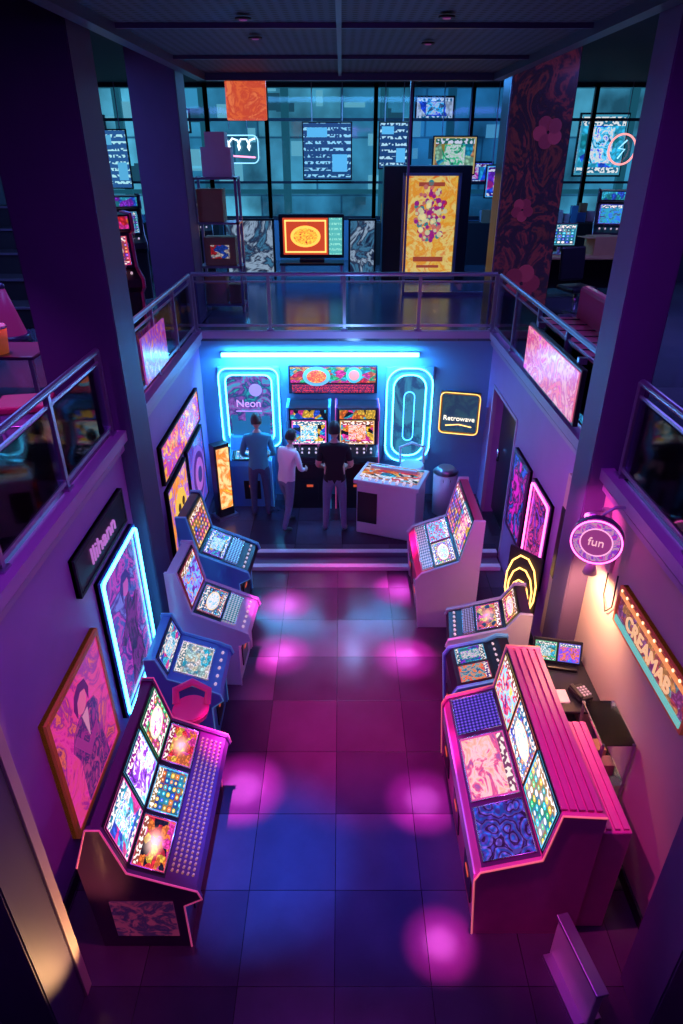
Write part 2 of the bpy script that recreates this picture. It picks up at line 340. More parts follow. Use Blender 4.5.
multi('hangers',e,[((x,y,.24),(.03,.03,.4)) for x in (-1.5,1.5) for y in (-4,0,4)],M['metal'])
e=root('hanging_sign',(-1.27,10.28,5.78)); box('face',e,(0,0,0),(.54,.06,.48),art([(.6,.05,.03),(.9,.16,.05),(.7,.08,.04),(.95,.22,.08)],2,.8,'paint'),.02)
multi('hangers',e,[((-.2,0,.36),(.015,.015,.3)),((.2,0,.36),(.015,.015,.3))],M['metal'])

def railing(name,p0,p1,n,z0=UF,z1=3.64):
    e=root(name,(p0[0],p0[1],0)); d=Vector((p1[0]-p0[0],p1[1]-p0[1],0)); Lh=d.length; e.rotation_euler=(0,0,math.atan2(d.y,d.x))
    tube('top_rail',e,[(0,0,z1),(Lh,0,z1)],.03,M['metal'])
    multi('lower_rail',e,[((Lh/2,0,z0+.09),(Lh,.035,.035)),((Lh/2,0,z1-.1),(Lh,.02,.02))],M['metal'])
    multi('posts',e,[((Lh*i/n,0,(z0+z1)/2),(.045,.045,z1-z0)) for i in range(n+1)]+[((Lh*i/n,0,z0+.03),(.1,.08,.02)) for i in range(n+1)],M['metal'])
    multi('glass_panels',e,[((Lh*(i+.5)/n,0,(z0+z1)/2-.01),(Lh/n-.08,.012,z1-z0-.24)) for i in range(n)],M['glass'])
    return e
railing('balcony_railing',(-WX,BY+.02),(RX-.05,BY+.02),4)
railing('balcony_railing',(-WX-.02,9.7),(-WX-.02,6.55),3)
railing('balcony_railing',(-WX-.02,5.75),(-WX-.02,1.2),4)
railing('balcony_railing',(RX-.02,9.7),(RX-.02,5.5),4)
railing('balcony_railing',(RX+.02,4.85),(RX+.02,1.2),3)

LW=math.pi/2; RW=-math.pi/2
def wframe(name,c,rot,w,h,artm,fm,fw=.05,dp=.05,neon=None,nr=.016,ninset=-.01,rad=.1):
    e=root(name,c,rot)
    box('backing',e,(0,-dp*.3,0),(w,dp*.6,h),M['blackm'])
    box('artwork',e,(0,-dp*.7,0),(w-fw*2,dp*.3,h-fw*2),artm)
    multi('frame',e,[((-w/2+fw/2,-dp/2,0),(fw,dp,h)),((w/2-fw/2,-dp/2,0),(fw,dp,h)),((0,-dp/2,h/2-fw/2),(w-2*fw,dp,fw)),((0,-dp/2,-h/2+fw/2),(w-2*fw,dp,fw))],fm)
    if neon: tube('neon_outline',e,rrect(w-2*ninset,h-2*ninset,rad,-dp-nr),nr,neon,True)
    return e
_g=[0]
def gl(c,s): _g[0]+=1; return glow('lit_print_%d'%_g[0],c,s)
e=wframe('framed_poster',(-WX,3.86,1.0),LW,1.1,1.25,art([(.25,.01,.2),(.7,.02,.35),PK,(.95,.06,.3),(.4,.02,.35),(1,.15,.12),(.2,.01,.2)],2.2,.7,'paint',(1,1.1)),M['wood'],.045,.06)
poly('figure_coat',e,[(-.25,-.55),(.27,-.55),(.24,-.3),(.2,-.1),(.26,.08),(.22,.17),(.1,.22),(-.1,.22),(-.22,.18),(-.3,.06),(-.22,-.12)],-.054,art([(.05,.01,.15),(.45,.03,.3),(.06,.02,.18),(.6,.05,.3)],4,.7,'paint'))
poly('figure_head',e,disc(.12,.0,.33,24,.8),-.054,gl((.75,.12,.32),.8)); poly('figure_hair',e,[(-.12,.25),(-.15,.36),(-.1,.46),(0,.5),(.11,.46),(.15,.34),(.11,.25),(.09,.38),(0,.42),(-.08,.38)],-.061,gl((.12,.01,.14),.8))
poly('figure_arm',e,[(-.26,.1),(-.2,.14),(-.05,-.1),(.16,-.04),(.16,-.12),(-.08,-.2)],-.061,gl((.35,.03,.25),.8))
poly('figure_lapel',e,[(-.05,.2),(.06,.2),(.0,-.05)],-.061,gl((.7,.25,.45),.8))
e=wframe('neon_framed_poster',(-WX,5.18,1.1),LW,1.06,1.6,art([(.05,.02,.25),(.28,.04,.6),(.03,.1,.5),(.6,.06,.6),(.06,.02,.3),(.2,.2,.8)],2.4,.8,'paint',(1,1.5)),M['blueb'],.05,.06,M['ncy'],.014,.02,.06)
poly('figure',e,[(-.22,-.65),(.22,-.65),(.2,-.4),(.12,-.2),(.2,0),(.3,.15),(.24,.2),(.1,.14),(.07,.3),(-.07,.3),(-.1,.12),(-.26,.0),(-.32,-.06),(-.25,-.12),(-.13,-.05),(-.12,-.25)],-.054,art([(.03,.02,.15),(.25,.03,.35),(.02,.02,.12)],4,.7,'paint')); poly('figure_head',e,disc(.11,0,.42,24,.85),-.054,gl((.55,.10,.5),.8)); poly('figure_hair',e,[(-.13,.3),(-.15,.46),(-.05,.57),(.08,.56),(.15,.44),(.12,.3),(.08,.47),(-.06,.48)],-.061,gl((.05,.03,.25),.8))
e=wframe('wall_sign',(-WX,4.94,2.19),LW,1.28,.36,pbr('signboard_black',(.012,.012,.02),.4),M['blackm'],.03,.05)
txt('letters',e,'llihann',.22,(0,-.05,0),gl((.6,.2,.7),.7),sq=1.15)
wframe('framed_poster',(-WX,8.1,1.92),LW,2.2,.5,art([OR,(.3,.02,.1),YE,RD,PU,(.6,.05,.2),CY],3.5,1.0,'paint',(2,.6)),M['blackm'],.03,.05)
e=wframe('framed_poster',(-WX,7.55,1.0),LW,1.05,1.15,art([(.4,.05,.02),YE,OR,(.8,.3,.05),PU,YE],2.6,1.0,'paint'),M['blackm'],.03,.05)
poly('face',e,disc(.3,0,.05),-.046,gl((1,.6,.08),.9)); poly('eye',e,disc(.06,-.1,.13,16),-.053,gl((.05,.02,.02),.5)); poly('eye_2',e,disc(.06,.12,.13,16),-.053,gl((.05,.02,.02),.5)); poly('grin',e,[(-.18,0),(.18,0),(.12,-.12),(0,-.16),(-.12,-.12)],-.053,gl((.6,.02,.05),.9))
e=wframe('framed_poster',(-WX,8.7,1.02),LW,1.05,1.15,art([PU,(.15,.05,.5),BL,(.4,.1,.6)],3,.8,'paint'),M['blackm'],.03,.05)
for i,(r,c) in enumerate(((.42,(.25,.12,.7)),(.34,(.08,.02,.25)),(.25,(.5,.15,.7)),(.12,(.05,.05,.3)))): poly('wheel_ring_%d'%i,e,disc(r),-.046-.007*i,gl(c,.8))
# right wall
e=wframe('marquee_sign',(RX,3.66,2.0),RW,1.22,.34,art([(.5,.06,.1),(.15,.35,.45),(.8,.3,.1),(.3,.06,.3)],5,.8,'cells',(3,.8),.3),M['wood'],.025,.06)
multi('lower_band',e,[((0,-.058,-.12),(1.15,.012,.05))],gl((.15,.6,.55),.8)); multi('upper_band',e,[((0,-.058,.12),(1.15,.012,.04))],gl((.9,.3,.1),.9))
txt('letters',e,'CREAMAB',.17,(0,-.068,0),gl((1,.55,.3),.85))
discs('bulb_row',e,[(-.55+.1*i,.155,.012) for i in range(12)],-.066,gl((1,.7,.4),2))
for i,(yc,pl) in enumerate(((6.5,[MG,PU,BK,PK,DP]),(7.4,[PU,BL,BK,MG]))):
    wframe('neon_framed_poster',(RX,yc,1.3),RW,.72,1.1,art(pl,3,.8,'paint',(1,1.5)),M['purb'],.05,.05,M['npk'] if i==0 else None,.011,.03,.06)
e=root('neon_fan_sign',(2.02,6.02,.90),math.radians(-50))
for i in range(5):
    k=.2+.2*i; tube('fan_arc_%d'%i,e,[(.2*k*math.sin(a),-.03,-.38+.40*k*(1-math.cos(a))) for a in [math.radians(-165+30*j) for j in range(12)]],.009,M['nye'],True)
tube('fan_stem',e,[(0,-.03,-.46),(0,-.03,-.36)],.012,M['nye']); box('mount_plate',e,(0,0,0),(.42,.03,.94),M['blackm'],.01)
box('stand',e,(0,.0,-.68),(.08,.05,.42),M['metal']); box('foot',e,(0,0,-.885),(.3,.25,.03),M['metal'])
e=root('round_sign',(2.02,4.42,2.5),math.radians(-25))
cyl('disc',e,(0,0,0),.2,.07,M['purb'],rot=(math.pi/2,0,0),seg=40); poly('face',e,disc(.175,n=40),-.036,art([(.5,.05,.3),PK,PU,(.8,.4,.6),MG],4,.7,'paint'))
poly('inner_disc',e,disc(.12,n=40),-.043,gl((.35,.05,.25),.8)); tube('inner_ring',e,[(.12*math.cos(t*math.pi/20),-.052,.12*math.sin(t*math.pi/20)) for t in range(40)],.005,gl((1,.4,.7),1.2),True)
tube('neon_rim',e,[(.19*math.cos(t*math.pi/20),-.05,.19*math.sin(t*math.pi/20)) for t in range(40)],.006,M['npk'],True)
txt('letters',e,'fun',.10,(0,-.052,.0),gl((1,.5,.6),1.0)); tube('bracket',e,[(.0,.03,.2),(.08,.05,.28),(.26,.13,.28)],.012,M['metal'])
e=root('pink_spot_fixture',(RX-.03,4.85,2.5),0); cyl('body',e,(-.1,-.05,0),.04,.16,M['metal'],rot=(0,math.pi/2,.2)); cyl('lens',e,(-.19,-.07,0),.035,.01,M['npk'],rot=(0,math.pi/2,.2)); box('mount',e,(-.0,0,0),(.06,.08,.08),M['metal'],.006)
e=root('wall_lamp',(RX,4.62,2.15),RW)
box('plate',e,(0,-.015,0),(.1,.03,.16),M['metal'],.008); tube('arm',e,[(0,-.02,.02),(0,-.1,.06),(0,-.17,.0)],.01,M['metal']); cyl('shade',e,(0,-.17,-.05),.06,.1,M['whiteb'],.03); ball('bulb',e,(0,-.17,-.1),.03,M['nwarm'])
tube('cable',e,[(.02,-.02,-.08),(.03,-.02,-.3),(.12,-.02,-.42),(.22,-.02,-.3),(.2,-.02,0)],.006,M['blackm'])
e=root('wall_console',(RX,5.58,1.55)); box('case',e,(-.06,0,0),(.1,.14,1.9),M['wallc'],.01); box('panel',e,(-.115,0,.2),(.01,.09,.8),M['black'])

# ------------------------------------------------------------ back wall
tubeo=root('neon_tube_light',(-.32,BY-.08,2.5)); tube('tube',tubeo,[(-1.48,0,0),(1.48,0,0)],.03,glow('neon_tube',(.10,.68,1),11)); box('housing',tubeo,(0,.05,0),(3.0,.05,.07),M['metal'])
def neonpanel(name,x0,x1,z0,z1,am,rad):
    w=x1-x0;h=z1-z0; e=root(name,((x0+x1)/2,BY,(z0+z1)/2)); box('panel',e,(0,-.03,0),(w,.06,h),M['wallb'],.02)
    tube('neon_outer',e,rrect(w-.04,h-.04,rad,-.085),.012,M['ncy'],True)
    P=[(p[0],p[2]) for p in rrect(w-.26,h-.26,rad*.8)]; poly('inner_artwork',e,P,-.062,am,.02)
    tube('neon_inner',e,rrect(w-.24,h-.24,rad*.8,-.09),.012,M['ncy'],True); return e
e=neonpanel('neon_wall_panel',-1.9,-.95,1.0,2.32,art([(.02,.10,.3),(.05,.4,.7),(.25,.08,.5),(.02,.06,.25),TE],2.5,.9,'paint',(1,1.4)),.14); poly('skyline',e,[(-.3,-.45),(-.3,-.1),(-.2,-.1),(-.2,-.2),(-.08,-.2),(-.08,-.02),(.05,-.02),(.05,-.24),(.17,-.24),(.17,-.12),(.3,-.12),(.3,-.45)],-.084,gl((.02,.16,.35),.8))
poly('moon',e,disc(.10,.1,.3),-.084,gl((.45,.3,.8),.8)); txt('title_letters',e,'Neon',.17,(-.02,-.088,.08),gl((.7,.35,.9),1.0)); multi('title_bar',e,[((-.02,-.088,-.04),(.4,.006,.02))],gl((.6,.3,.9),.9))
e=neonpanel('neon_wall_panel',.68,1.42,.75,2.32,art([(.03,.25,.5),(.02,.1,.3),(.05,.35,.6)],1.5,.7,'paint'),.26); tube('neon_figure',e,rrect(.16,.8,.08,-.1),.006,M['nbl'],True)
e=root('arcade_signboard',(-.13,BY,2.12)); box('back',e,(0,-.05,0),(1.36,.06,.44),M['black'],.01)
box('artwork',e,(0,-.085,.08),(1.3,.02,.24),art([RD,YE,OR,CY,GR,PK],5,1.1,'cells',(2.5,.8),.4)); poly('badge',e,disc(.15,-.25,.06,28,1.4),-.098,gl((.15,.45,.6),1.0)); poly('badge_core',e,disc(.10,-.25,.06,28,1.5),-.106,art([YE,OR,RD,YE],6,1.3,'paint'))
poly('badge_2',e,disc(.12,.32,.08),-.098,gl((.1,.55,.7),.9)); poly('badge_2_core',e,disc(.08,.32,.08),-.106,gl((.9,.25,.2),1.0)); box('lettering_strip',e,(0,-.085,-.13),(1.26,.02,.13),art([(.05,.01,.05),OR,RD],7,1.5,'text',(3,.5)))
e=wframe('amber_sign',(1.84,BY-.14,1.62),math.radians(-14),.6,.66,art([(.01,.02,.05),(.03,.09,.14),(.02,.05,.12)],1.5,.8,'paint'),M['gold'],.03,.07,glow('neon_amber',(1,.55,.12),2.2),.007,.0,.08)
txt('letters',e,'Retrowave',.11,(0,-.08,-.08),gl((1,.9,.7),1.5)); tube('swoosh',e,[(-.2,-.085,-.2),(0,-.085,-.17),(.2,-.085,-.2)],.006,M['nye'])
e=root('door_1',(RX+.12,8.7,0)); box('leaf',e,(.06,0,1.1),(.05,1.36,2.0),M['black'],.01); multi('jambs',e,[((-.1,-.71,1.08),(.06,.05,2.1)),((-.1,.71,1.08),(.06,.05,2.1)),((-.1,0,2.12),(.06,1.45,.05))],M['ledge']); cyl('handle',e,(.0,.5,1.1),.02,.2,M['chrome'])

# ------------------------------------------------------------ arcade cabinets
def slab(name,parent,p0,p1,a,b,w0,w1,h,mat,bot=0.0):
    p0=Vector(p0);p1=Vector(p1);d=p1-p0; n=Vector((-d.y,d.x)).normalized()
    A=p0+d*a;B=p0+d*b
    bm=bmesh.new(); uv=bm.loops.layers.uv.verify(); V=[]
    for k in (bot,h):
        for (q,w) in ((A,w0),(A,w1),(B,w1),(B,w0)):
            r=q+n*k; V.append(bm.verts.new((r.x,w,r.y)))
    fs=[(0,1,2,3),(4,5,6,7),(0,1,5,4),(1,2,6,5),(2,3,7,6),(3,0,4,7)]
    for f in fs: bm.faces.new([V[i] for i in f])
    U=[(0,1),(1,1),(1,0),(0,0)]
    for f in bm.faces:
        for l in f.loops: l[uv].uv=U[V.index(l.vert)%4]
    return finish(name,bm,mat,parent)
def profmesh(name,parent,prof,w0,w1,mat,grow=0):
    bm=bmesh.new(); P=[]; n=len(prof)
    for i,p in enumerate(prof):
        if grow:
            a=Vector(prof[i-1]);b=Vector(p);c=Vector(prof[(i+1)%n]); d1=(b-a).normalized();d2=(c-b).normalized()
            nn=(Vector((-d1.y,d1.x))+Vector((-d2.y,d2.x)))
            nn=nn.normalized() if nn.length>1e-4 else Vector((0,0)); q=b+nn*grow; P.append((q.x,max(q.y,0)))
        else: P.append(p)
    A=[bm.verts.new((p[0],w0,p[1])) for p in P];B=[bm.verts.new((p[0],w1,p[1])) for p in P]
    bm.faces.new(A);bm.faces.new(B[::-1])
    for i in range(n): bm.faces.new((A[i],A[(i+1)%n],B[(i+1)%n],B[i]))
    uvbox(bm); return finish(name,bm,mat,parent),P
def cabinet(name,loc,rot,W,prof,body,side,trim,panels,buttons=(),coin=None,stick=None,sideart=None):
    e=root(name,loc,rot)
    profmesh('body',e,prof,-W/2+.03,W/2-.03,body)
    for k,(a,b) in enumerate(((-W/2,-W/2+.035),(W/2-.035,W/2))):
        o,P=profmesh('side_panel_%d'%(k+1),e,prof,a,b,side,.02)
        y=a if k==0 else b
        tube('edge_molding_%d'%(k+1),e,[(p[0],y,p[1]) for p in P[1:]],.007,trim)
        if sideart:
            u1=max(p[0] for p in prof); sg=-1 if k==0 else 1
            box('side_art_%d'%(k+1),e,(u1*.45,y+sg*.004,.36),(u1*.6,.008,.42),sideart)
    wi=W-.08
    for j,(s,a,b,ms,bez) in enumerate(panels):
        p0,p1=prof[s],prof[s+1]
        if bez: slab('bezel_%d'%j,e,p0,p1,max(a-.05,0),min(b+.05,1),-wi/2,wi/2,.012,bez)
        for i,(f0,f1,m) in enumerate(ms):
            slab('screen_%d_%d'%(j,i),e,p0,p1,a,b,-wi/2+f0*wi,-wi/2+f1*wi,.02,m)
            q0=Vector(p0)+(Vector(p1)-Vector(p0))*a; q1=Vector(p0)+(Vector(p1)-Vector(p0))*b; d=(q1-q0).normalized(); nn=Vector((-d.y,d.x))*.02
            y0=-wi/2+f0*wi;y1=-wi/2+f1*wi
            tube('screen_frame_%d_%d'%(j,i),e,[(q0.x+nn.x,y0,q0.y+nn.y),(q0.x+nn.x,y1,q0.y+nn.y),(q1.x+nn.x,y1,q1.y+nn.y),(q1.x+nn.x,y0,q1.y+nn.y)],.006,M['chrome'] if j else M['black'],True)
    for (s,rows,n,r,m) in buttons:
        p0=Vector(prof[s]);p1=Vector(prof[s+1]);d=p1-p0;nn=Vector((-d.y,d.x)).normalized(); bm=bmesh.new()
        R=Vector((nn.x,0,nn.y)).to_track_quat('Z','Y').to_matrix()
        for t in rows:
            for i in range(n):
                q=p0+d*t+nn*.01; y=-wi/2*.92+wi*.92*(i+.5)/n
                rr=bmesh.ops.create_cone(bm,cap_ends=True,segments=12,radius1=r,radius2=r*.85,depth=.022)
                for v in rr['verts']: v.co=R@v.co+Vector((q.x,y,q.y))
        finish('buttons',bm,m,e)
    if coin is not None:
        s=coin; n=max(1,int(W/.55))
        for i in range(n):
            y=-W/2+W*(i+.5)/n
            slab('coin_door_%d'%i,e,prof[s],prof[s+1],.35,.8,y-.13,y+.13,.012,M['black']); slab('coin_slots_%d'%i,e,prof[s],prof[s+1],.45,.5,y-.05,y+.05,.018,M['nred'])
    if stick is not None:
        s=stick; p=Vector(prof[s]).lerp(Vector(prof[s+1]),.5)
        for i,y in enumerate((-W*.22,W*.22)):
            tube('joystick_shaft_%d'%i,e,[(p.x,y,p.y),(p.x,y,p.y+.08)],.006,M['chrome']); ball('joystick_ball_%d'%i,e,(p.x,y,p.y+.09),.02,M['redb'],seg=12)
    return e
def dotmat(c1,c2,sc=14,s=.9,asp=(1,1)): return art([c1,c2,BK,BK],sc,s,'dots',asp,0,line=False)
_s=[0]
def scr(pal,sc=3,s=1.1,hot=0,asp=(1,1)):
    _s[0]+=1; k=_s[0]%4; s*=1.15
    if k==0: return art(pal,sc*1.7,s,'reels',asp,.3,hot=hot,layout=1)
    if k==1: return art(pal,sc*1.6,s,'cells',asp,.4,hot=hot,layout=2)
    if k==2: return art(pal+[(.05,.02,.2)],sc*1.1,s,'paint',asp,.3,hot=hot,layout=1)
    return art(pal,sc*2.2,s,'reels',asp,.3,hot=hot,layout=3)
tr_p=pbr('trim_pink_plastic',(.9,.2,.4),.35,em=(1,.1,.35),es=.3); tr_o=pbr('trim_orange_plastic',(.9,.35,.25),.35,em=(1,.2,.25),es=.45); tr_b=pbr('trim_blue_plastic',(.2,.6,.9),.35,em=(.1,.6,1),es=.12); tr_w=pbr('trim_white_plastic',(.7,.7,.8),.35)
pL=[(0,0),(-.02,.95),(.1,1.33),(.17,1.33),(.27,.88),(.52,.76),(.73,.67),(.75,.6),(.62,.52),(.62,0)]
cabinet('arcade_machine_bank',(-1.75,3.40,0),0,1.40,pL,M['purb'],M['purb'],tr_p,[
 (3,.08,.92,[(.01,.32,scr([CY,PK,BL,WH],3,1.3)),(.345,.65,scr([MG,CY,WH,PU],3,1.3)),(.68,.99,scr([PK,GR,WH,OR],3,1.3))],M['black']),
 (4,.06,.94,[(.02,.32,art([OR,RD,YE,PK,BK],6,1.3,'cells',hot=1.1,layout=1)),(.35,.65,scr([YE,CY,BL,OR,TE],4,1.2)),(.69,.98,art([RD,PK,OR,YE],6,1.2,'cells',hot=.9,layout=1))],M['black']),
 ],[(5,(.15,.32,.49,.66,.83),30,.009,pbr('button_amber',(.5,.35,.25),.3,em=(1,.4,.25),es=.22))],coin=8,sideart=art([(.15,.02,.12),(.04,.01,.08),(.3,.03,.12)],3,.4,'paint'))
pS=[(0,0),(0,1.15),(.08,1.15),(.16,.92),(.53,.78),(.63,.73),(.65,.67),(.54,.58),(.54,0)]
pV=[(0,0),(0,1.45),(.1,1.45),(.2,.95),(.66,.76),(.78,.71),(.80,.65),(.66,.57),(.66,0)]
cabinet('pinball_machine',(-1.78,4.86,0),0,.68,pS,M['blueb'],M['blueb'],tr_b,[
 (2,.08,.9,[(.04,.96,scr([CY,BL,WH,PK],4,.9))],M['black']),
 (3,.1,.93,[(.14,.86,art([(.55,.85,.9),WH,CY,(.3,.5,.7),(.8,.75,.6)],7,1.0,'cells',(1,1.2),.2,hot=.12,layout=1))],M['blueb'])],[(4,(.5,),5,.014,M['buttons'])],coin=7)
cabinet('pinball_machine',(-1.76,5.78,0),-.06,.64,pV,M['whiteb'],M['whiteb'],tr_w,[
 (2,.08,.9,[(.04,.96,scr([YE,RD,CY,PU],4,1.0))],M['black']),
 (3,.08,.60,[(.1,.9,scr([CY,OR,WH,BK,BL],5,.9))],M['black']),(3,.66,.95,[(.08,.92,dotmat((.9,.6,.7),(.2,.5,.7),9,.7,(1.6,.5)))],None)],[(4,(.5,),6,.014,M['buttons'])],coin=7)
cabinet('pinball_machine',(-1.90,6.95,0),-.06,.7,pV,M['black'],M['blueb'],tr_b,[
 (2,.08,.9,[(.04,.96,scr([OR,YE,PK,BL],4,1.0))],M['black']),
 (3,.08,.58,[(.08,.92,scr([CY,PU,BK,YE,TE],5,.9))],M['black']),(3,.64,.94,[(.08,.92,dotmat((.3,.7,.9),(.1,.2,.6),9,.8,(1.6,.5)))],None)],[(4,(.5,),6,.014,M['buttons'])],coin=7)
pR=[(0,0),(0,1.33),(.27,1.35),(.33,.88),(.75,.74),(.78,.66),(.74,0)]
e=cabinet('arcade_machine_bank',(1.74,3.64,0),math.pi,1.7,pR,M['pinkb'],M['pinkb'],tr_o,[
 (2,.06,.92,[(.01,.33,scr([OR,YE,CY,RD],4,1.3)),(.34,.66,scr([CY,OR,WH,BL],4,1.3)),(.67,.99,scr([YE,CY,GR,WH],4,1.3))],M['black']),
 (3,.08,.94,[(.02,.27,dotmat((.25,.1,.9),(.05,.03,.4),12,1.0)),(.30,.68,art([(.8,.2,.4),PK,(1,.45,.35),(1,.6,.7),(.9,.1,.3),(.4,.1,.4)],2.6,1.05,'paint',layout=1)),(.71,.98,art([(.1,.05,.6),BL,(.2,.1,.8),DP],4,1.0,'rings'))],M['purb']),
 ],coin=5)
box('rear_housing',e,(-.13,.3,.56),(.24,1.0,1.12),M['pinkb'],.01); multi('rear_slats',e,[((-.21+.06*i,.3,1.13),(.035,.96,.02)) for i in range(4)],M['pinkb'])
multi('top_slats',e,[((.02+.06*i,0,1.348+.004*i),(.04,1.6,.02)) for i in range(5)],pbr('slat_pink',(.6,.10,.32),.45,var=.1))
slab('front_kick',e,pR[5],pR[6],.0,.3,-.8,.8,.012,M['whiteb'])
pT=[(0,0),(0,.92),(.1,.92),(.2,.86),(.56,.76),(.6,.68),(.55,0)]
cabinet('arcade_machine',(1.66,4.86,0),math.pi,.6,pT,M['black'],M['blueb'],tr_b,[(3,.1,.9,[(.04,.48,scr([TE,CY,PU,BL],4,.8)),(.52,.96,scr([PU,RD,OR,TE],4,.8))],M['black'])],[(2,(.5,),6,.012,M['buttons'])],coin=5)
pW=[(0,0),(0,1.12),(.1,1.12),(.22,.92),(.66,.76),(.78,.72),(.8,.66),(.66,.58),(.66,0)]
cabinet('arcade_machine',(1.93,5.48,0),math.pi-.12,.56,pW,M['black'],M['whiteb'],tr_w,[
 (2,.08,.9,[(.04,.96,scr([OR,YE,PK,RD],4,1.2))],M['black']),(3,.08,.62,[(.08,.92,art([OR,RD,YE,PK,BK],6,1.2,hot=.6,layout=1))],M['black']),(3,.68,.94,[(.08,.92,dotmat((.5,.3,.6),(.3,.1,.2),9,.6,(1.6,.5)))],None)],[(4,(.5,),6,.014,M['buttons'])],coin=7)
pQ=[(0,0),(0,1.5),(.1,1.5),(.22,.95),(.66,.78),(.72,.7),(.66,0)]
cabinet('arcade_machine_bank',(1.62,7.0,0),math.pi,1.15,pQ,M['redb'],M['whiteb'],tr_w,[
 (2,.05,.93,[(.01,.5,scr([OR,PK,YE,BL,PU],4,1.1)),(.51,.99,scr([PK,CY,YE,PU],4,1.1))],M['black']),
 (3,.08,.62,[(.04,.48,scr([YE,PK,CY,BK,RD],5,1.2)),(.52,.96,scr([PU,YE,GR,OR,PK],5,1.2))],M['black']),(3,.68,.95,[(.04,.96,dotmat((.9,.4,.5),(.3,.2,.4),16,.7,(1,.3)))],None)],coin=5)
pU=[(0,0),(0,1.68),(.4,1.68),(.42,1.5),(.27,1.46),(.34,1.06),(.56,.95),(.57,.86),(.44,.78),(.44,0)]
for x,pl,bd,sd,tr in ((-.5,[CY,PK,YE,BL,BK],M['black'],M['blueb'],tr_b),(.24,[OR,YE,PK,CY,BK],M['black'],M['purb'],tr_p)):
    cabinet('upright_arcade_cabinet',(x,9.74,.12),-math.pi/2,.66,pU,bd,sd,tr,[(2,.1,.9,[(.03,.97,art(pl[::-1],3,1.0,asp=(2,.5)))],M['black']),(4,.04,.96,[(.04,.96,art(pl,7,1.3,'cells',layout=2))],M['black'])],[(5,(.35,.65),5,.016,M['buttons'])],coin=8,stick=5)
cabinet('arcade_machine',(-1.42,9.7,.12),-math.pi/2,.66,[(0,0),(0,1.1),(.1,1.1),(.18,.92),(.38,.82),(.4,.74),(.34,0)],M['blueb'],M['blueb'],tr_b,[(3,.1,.9,[(.08,.92,scr([TE,CY,BL,WH],4,.9))],M['black'])],coin=5)
e=root('standing_light_box',(-1.84,9.05,.12),math.radians(40)); box('case',e,(0,0,.62),(.26,.16,1.24),M['black'],.01); box('face',e,(0,-.085,.68),(.2,.02,1.0),art([YE,OR,(1,.7,.3)],2,1.2,'paint',(.5,2)));box('base',e,(0,0,.02),(.34,.26,.04),M['metal'])
e=root('tabletop_arcade_console',(.74,8.66,.12),math.radians(-20))
box('body',e,(0,0,.42),(.9,.58,.84),M['whiteb'],.02); box('top',e,(0,0,.87),(.98,.66,.07),M['whiteb'],.015); box('top_art',e,(0,.02,.915),(.86,.46,.02),art([YE,RD,WH,CY,BK,OR],7,1.0)); multi('centre_ridge',e,[((0,.1,.945),(.7,.05,.05))],M['whiteb'])
box('front_art',e,(-.28,-.295,.45),(.3,.012,.5),M['black']); box('left_art',e,(-.457,0,.45),(.012,.45,.55),art([BK,RD,DP],4,.5)); multi('feet',e,[((sx*.38,sy*.23,.01),(.08,.08,.04)) for sx in(-1,1) for sy in (-1,1)],M['blackm'])
bm=bmesh.new()
for i in range(8):
    for j in range(2):
        r=bmesh.ops.create_cone(bm,cap_ends=True,segments=12,radius1=.02,radius2=.017,depth=.03)
        for v in r['verts']: v.co+=Vector((-.36+.102*i,-.28+.05*j,.92))
finish('buttons',bm,M['buttons'],e)
e=root('waste_bin',(1.62,9.2,.12)); cyl('body',e,(0,0,.35),.17,.7,M['whiteb'],.19); cyl('lid',e,(0,0,.74),.2,.08,M['metal'],.12); cyl('flap',e,(0,-.17,.62),.06,.02,M['black'],rot=(math.pi/2,0,0))
e=root('bar_stool',(1.12,9.45,.12)); cyl('seat',e,(0,0,.68),.2,.07,M['whiteb'],.18); cyl('pole',e,(0,0,.34),.03,.66,M['chrome']); cyl('base',e,(0,0,.015),.2,.03,M['chrome'])
tube('backrest',e,[(-.18,.08,.7),(-.19,.12,.95),(0,.18,1.0),(.19,.12,.95),(.18,.08,.7)],.025,M['whiteb'])
e=root('arcade_stool',(-1.36,4.3,0)); pv=pbr('seat_vinyl_pink',(.85,.06,.3),.35,em=(1,.03,.2),es=.08)
bm=bmesh.new(); bmesh.ops.create_cone(bm,cap_ends=True,segments=24,radius1=.15,radius2=.17,depth=.09); bmesh.ops.bevel(bm,geom=bm.edges[:],offset=.015,segments=2,affect='EDGES'); finish('cushion',bm,pv,e,loc=(0,0,.76)); cyl('pole',e,(0,0,.36),.025,.72,M['chrome']); cyl('base',e,(0,0,.015),.16,.03,M['chrome'])
tube('backrest',e,[(-.14,.05,.8),(-.15,.12,.9),(0,.17,.95),(.15,.12,.9),(.14,.05,.8)],.035,pv)
e=root('service_desk',(2.04,4.42,0))
box('top',e,(0,0,.98),(.44,.72,.03),pbr('smoked_glass',(.02,.02,.03),.08),.008); multi('legs',e,[((sx*.19,sy*.32,.485),(.03,.03,.97)) for sx in(-1,1) for sy in(-1,1)],M['metal']); box('shelf',e,(0,0,.45),(.38,.64,.02),M['black'])
e=root('paper_stack',(1.92,4.24,.996)); multi('sheets',e,[((0,0,.003),(.12,.16,.006)),((.01,.0,.009),(.11,.15,.005))],M['whiteb'])
e=root('countertop_display',(1.99,4.64,.997),math.radians(-12)); box('base',e,(0,0,.015),(.38,.14,.03),M['black'],.006); box('housing',e,(0,.04,.14),(.44,.03,.22),M['black'],.008,rot=(-.5,0,0)); box('screen_left',e,(-.105,.02,.145),(.19,.01,.17),scr([TE,GR,CY,YE],4,1.0),rot=(-.5,0,0)); box('screen_right',e,(.105,.02,.145),(.19,.01,.17),scr([CY,BL,PU,OR],4,1.0),rot=(-.5,0,0))
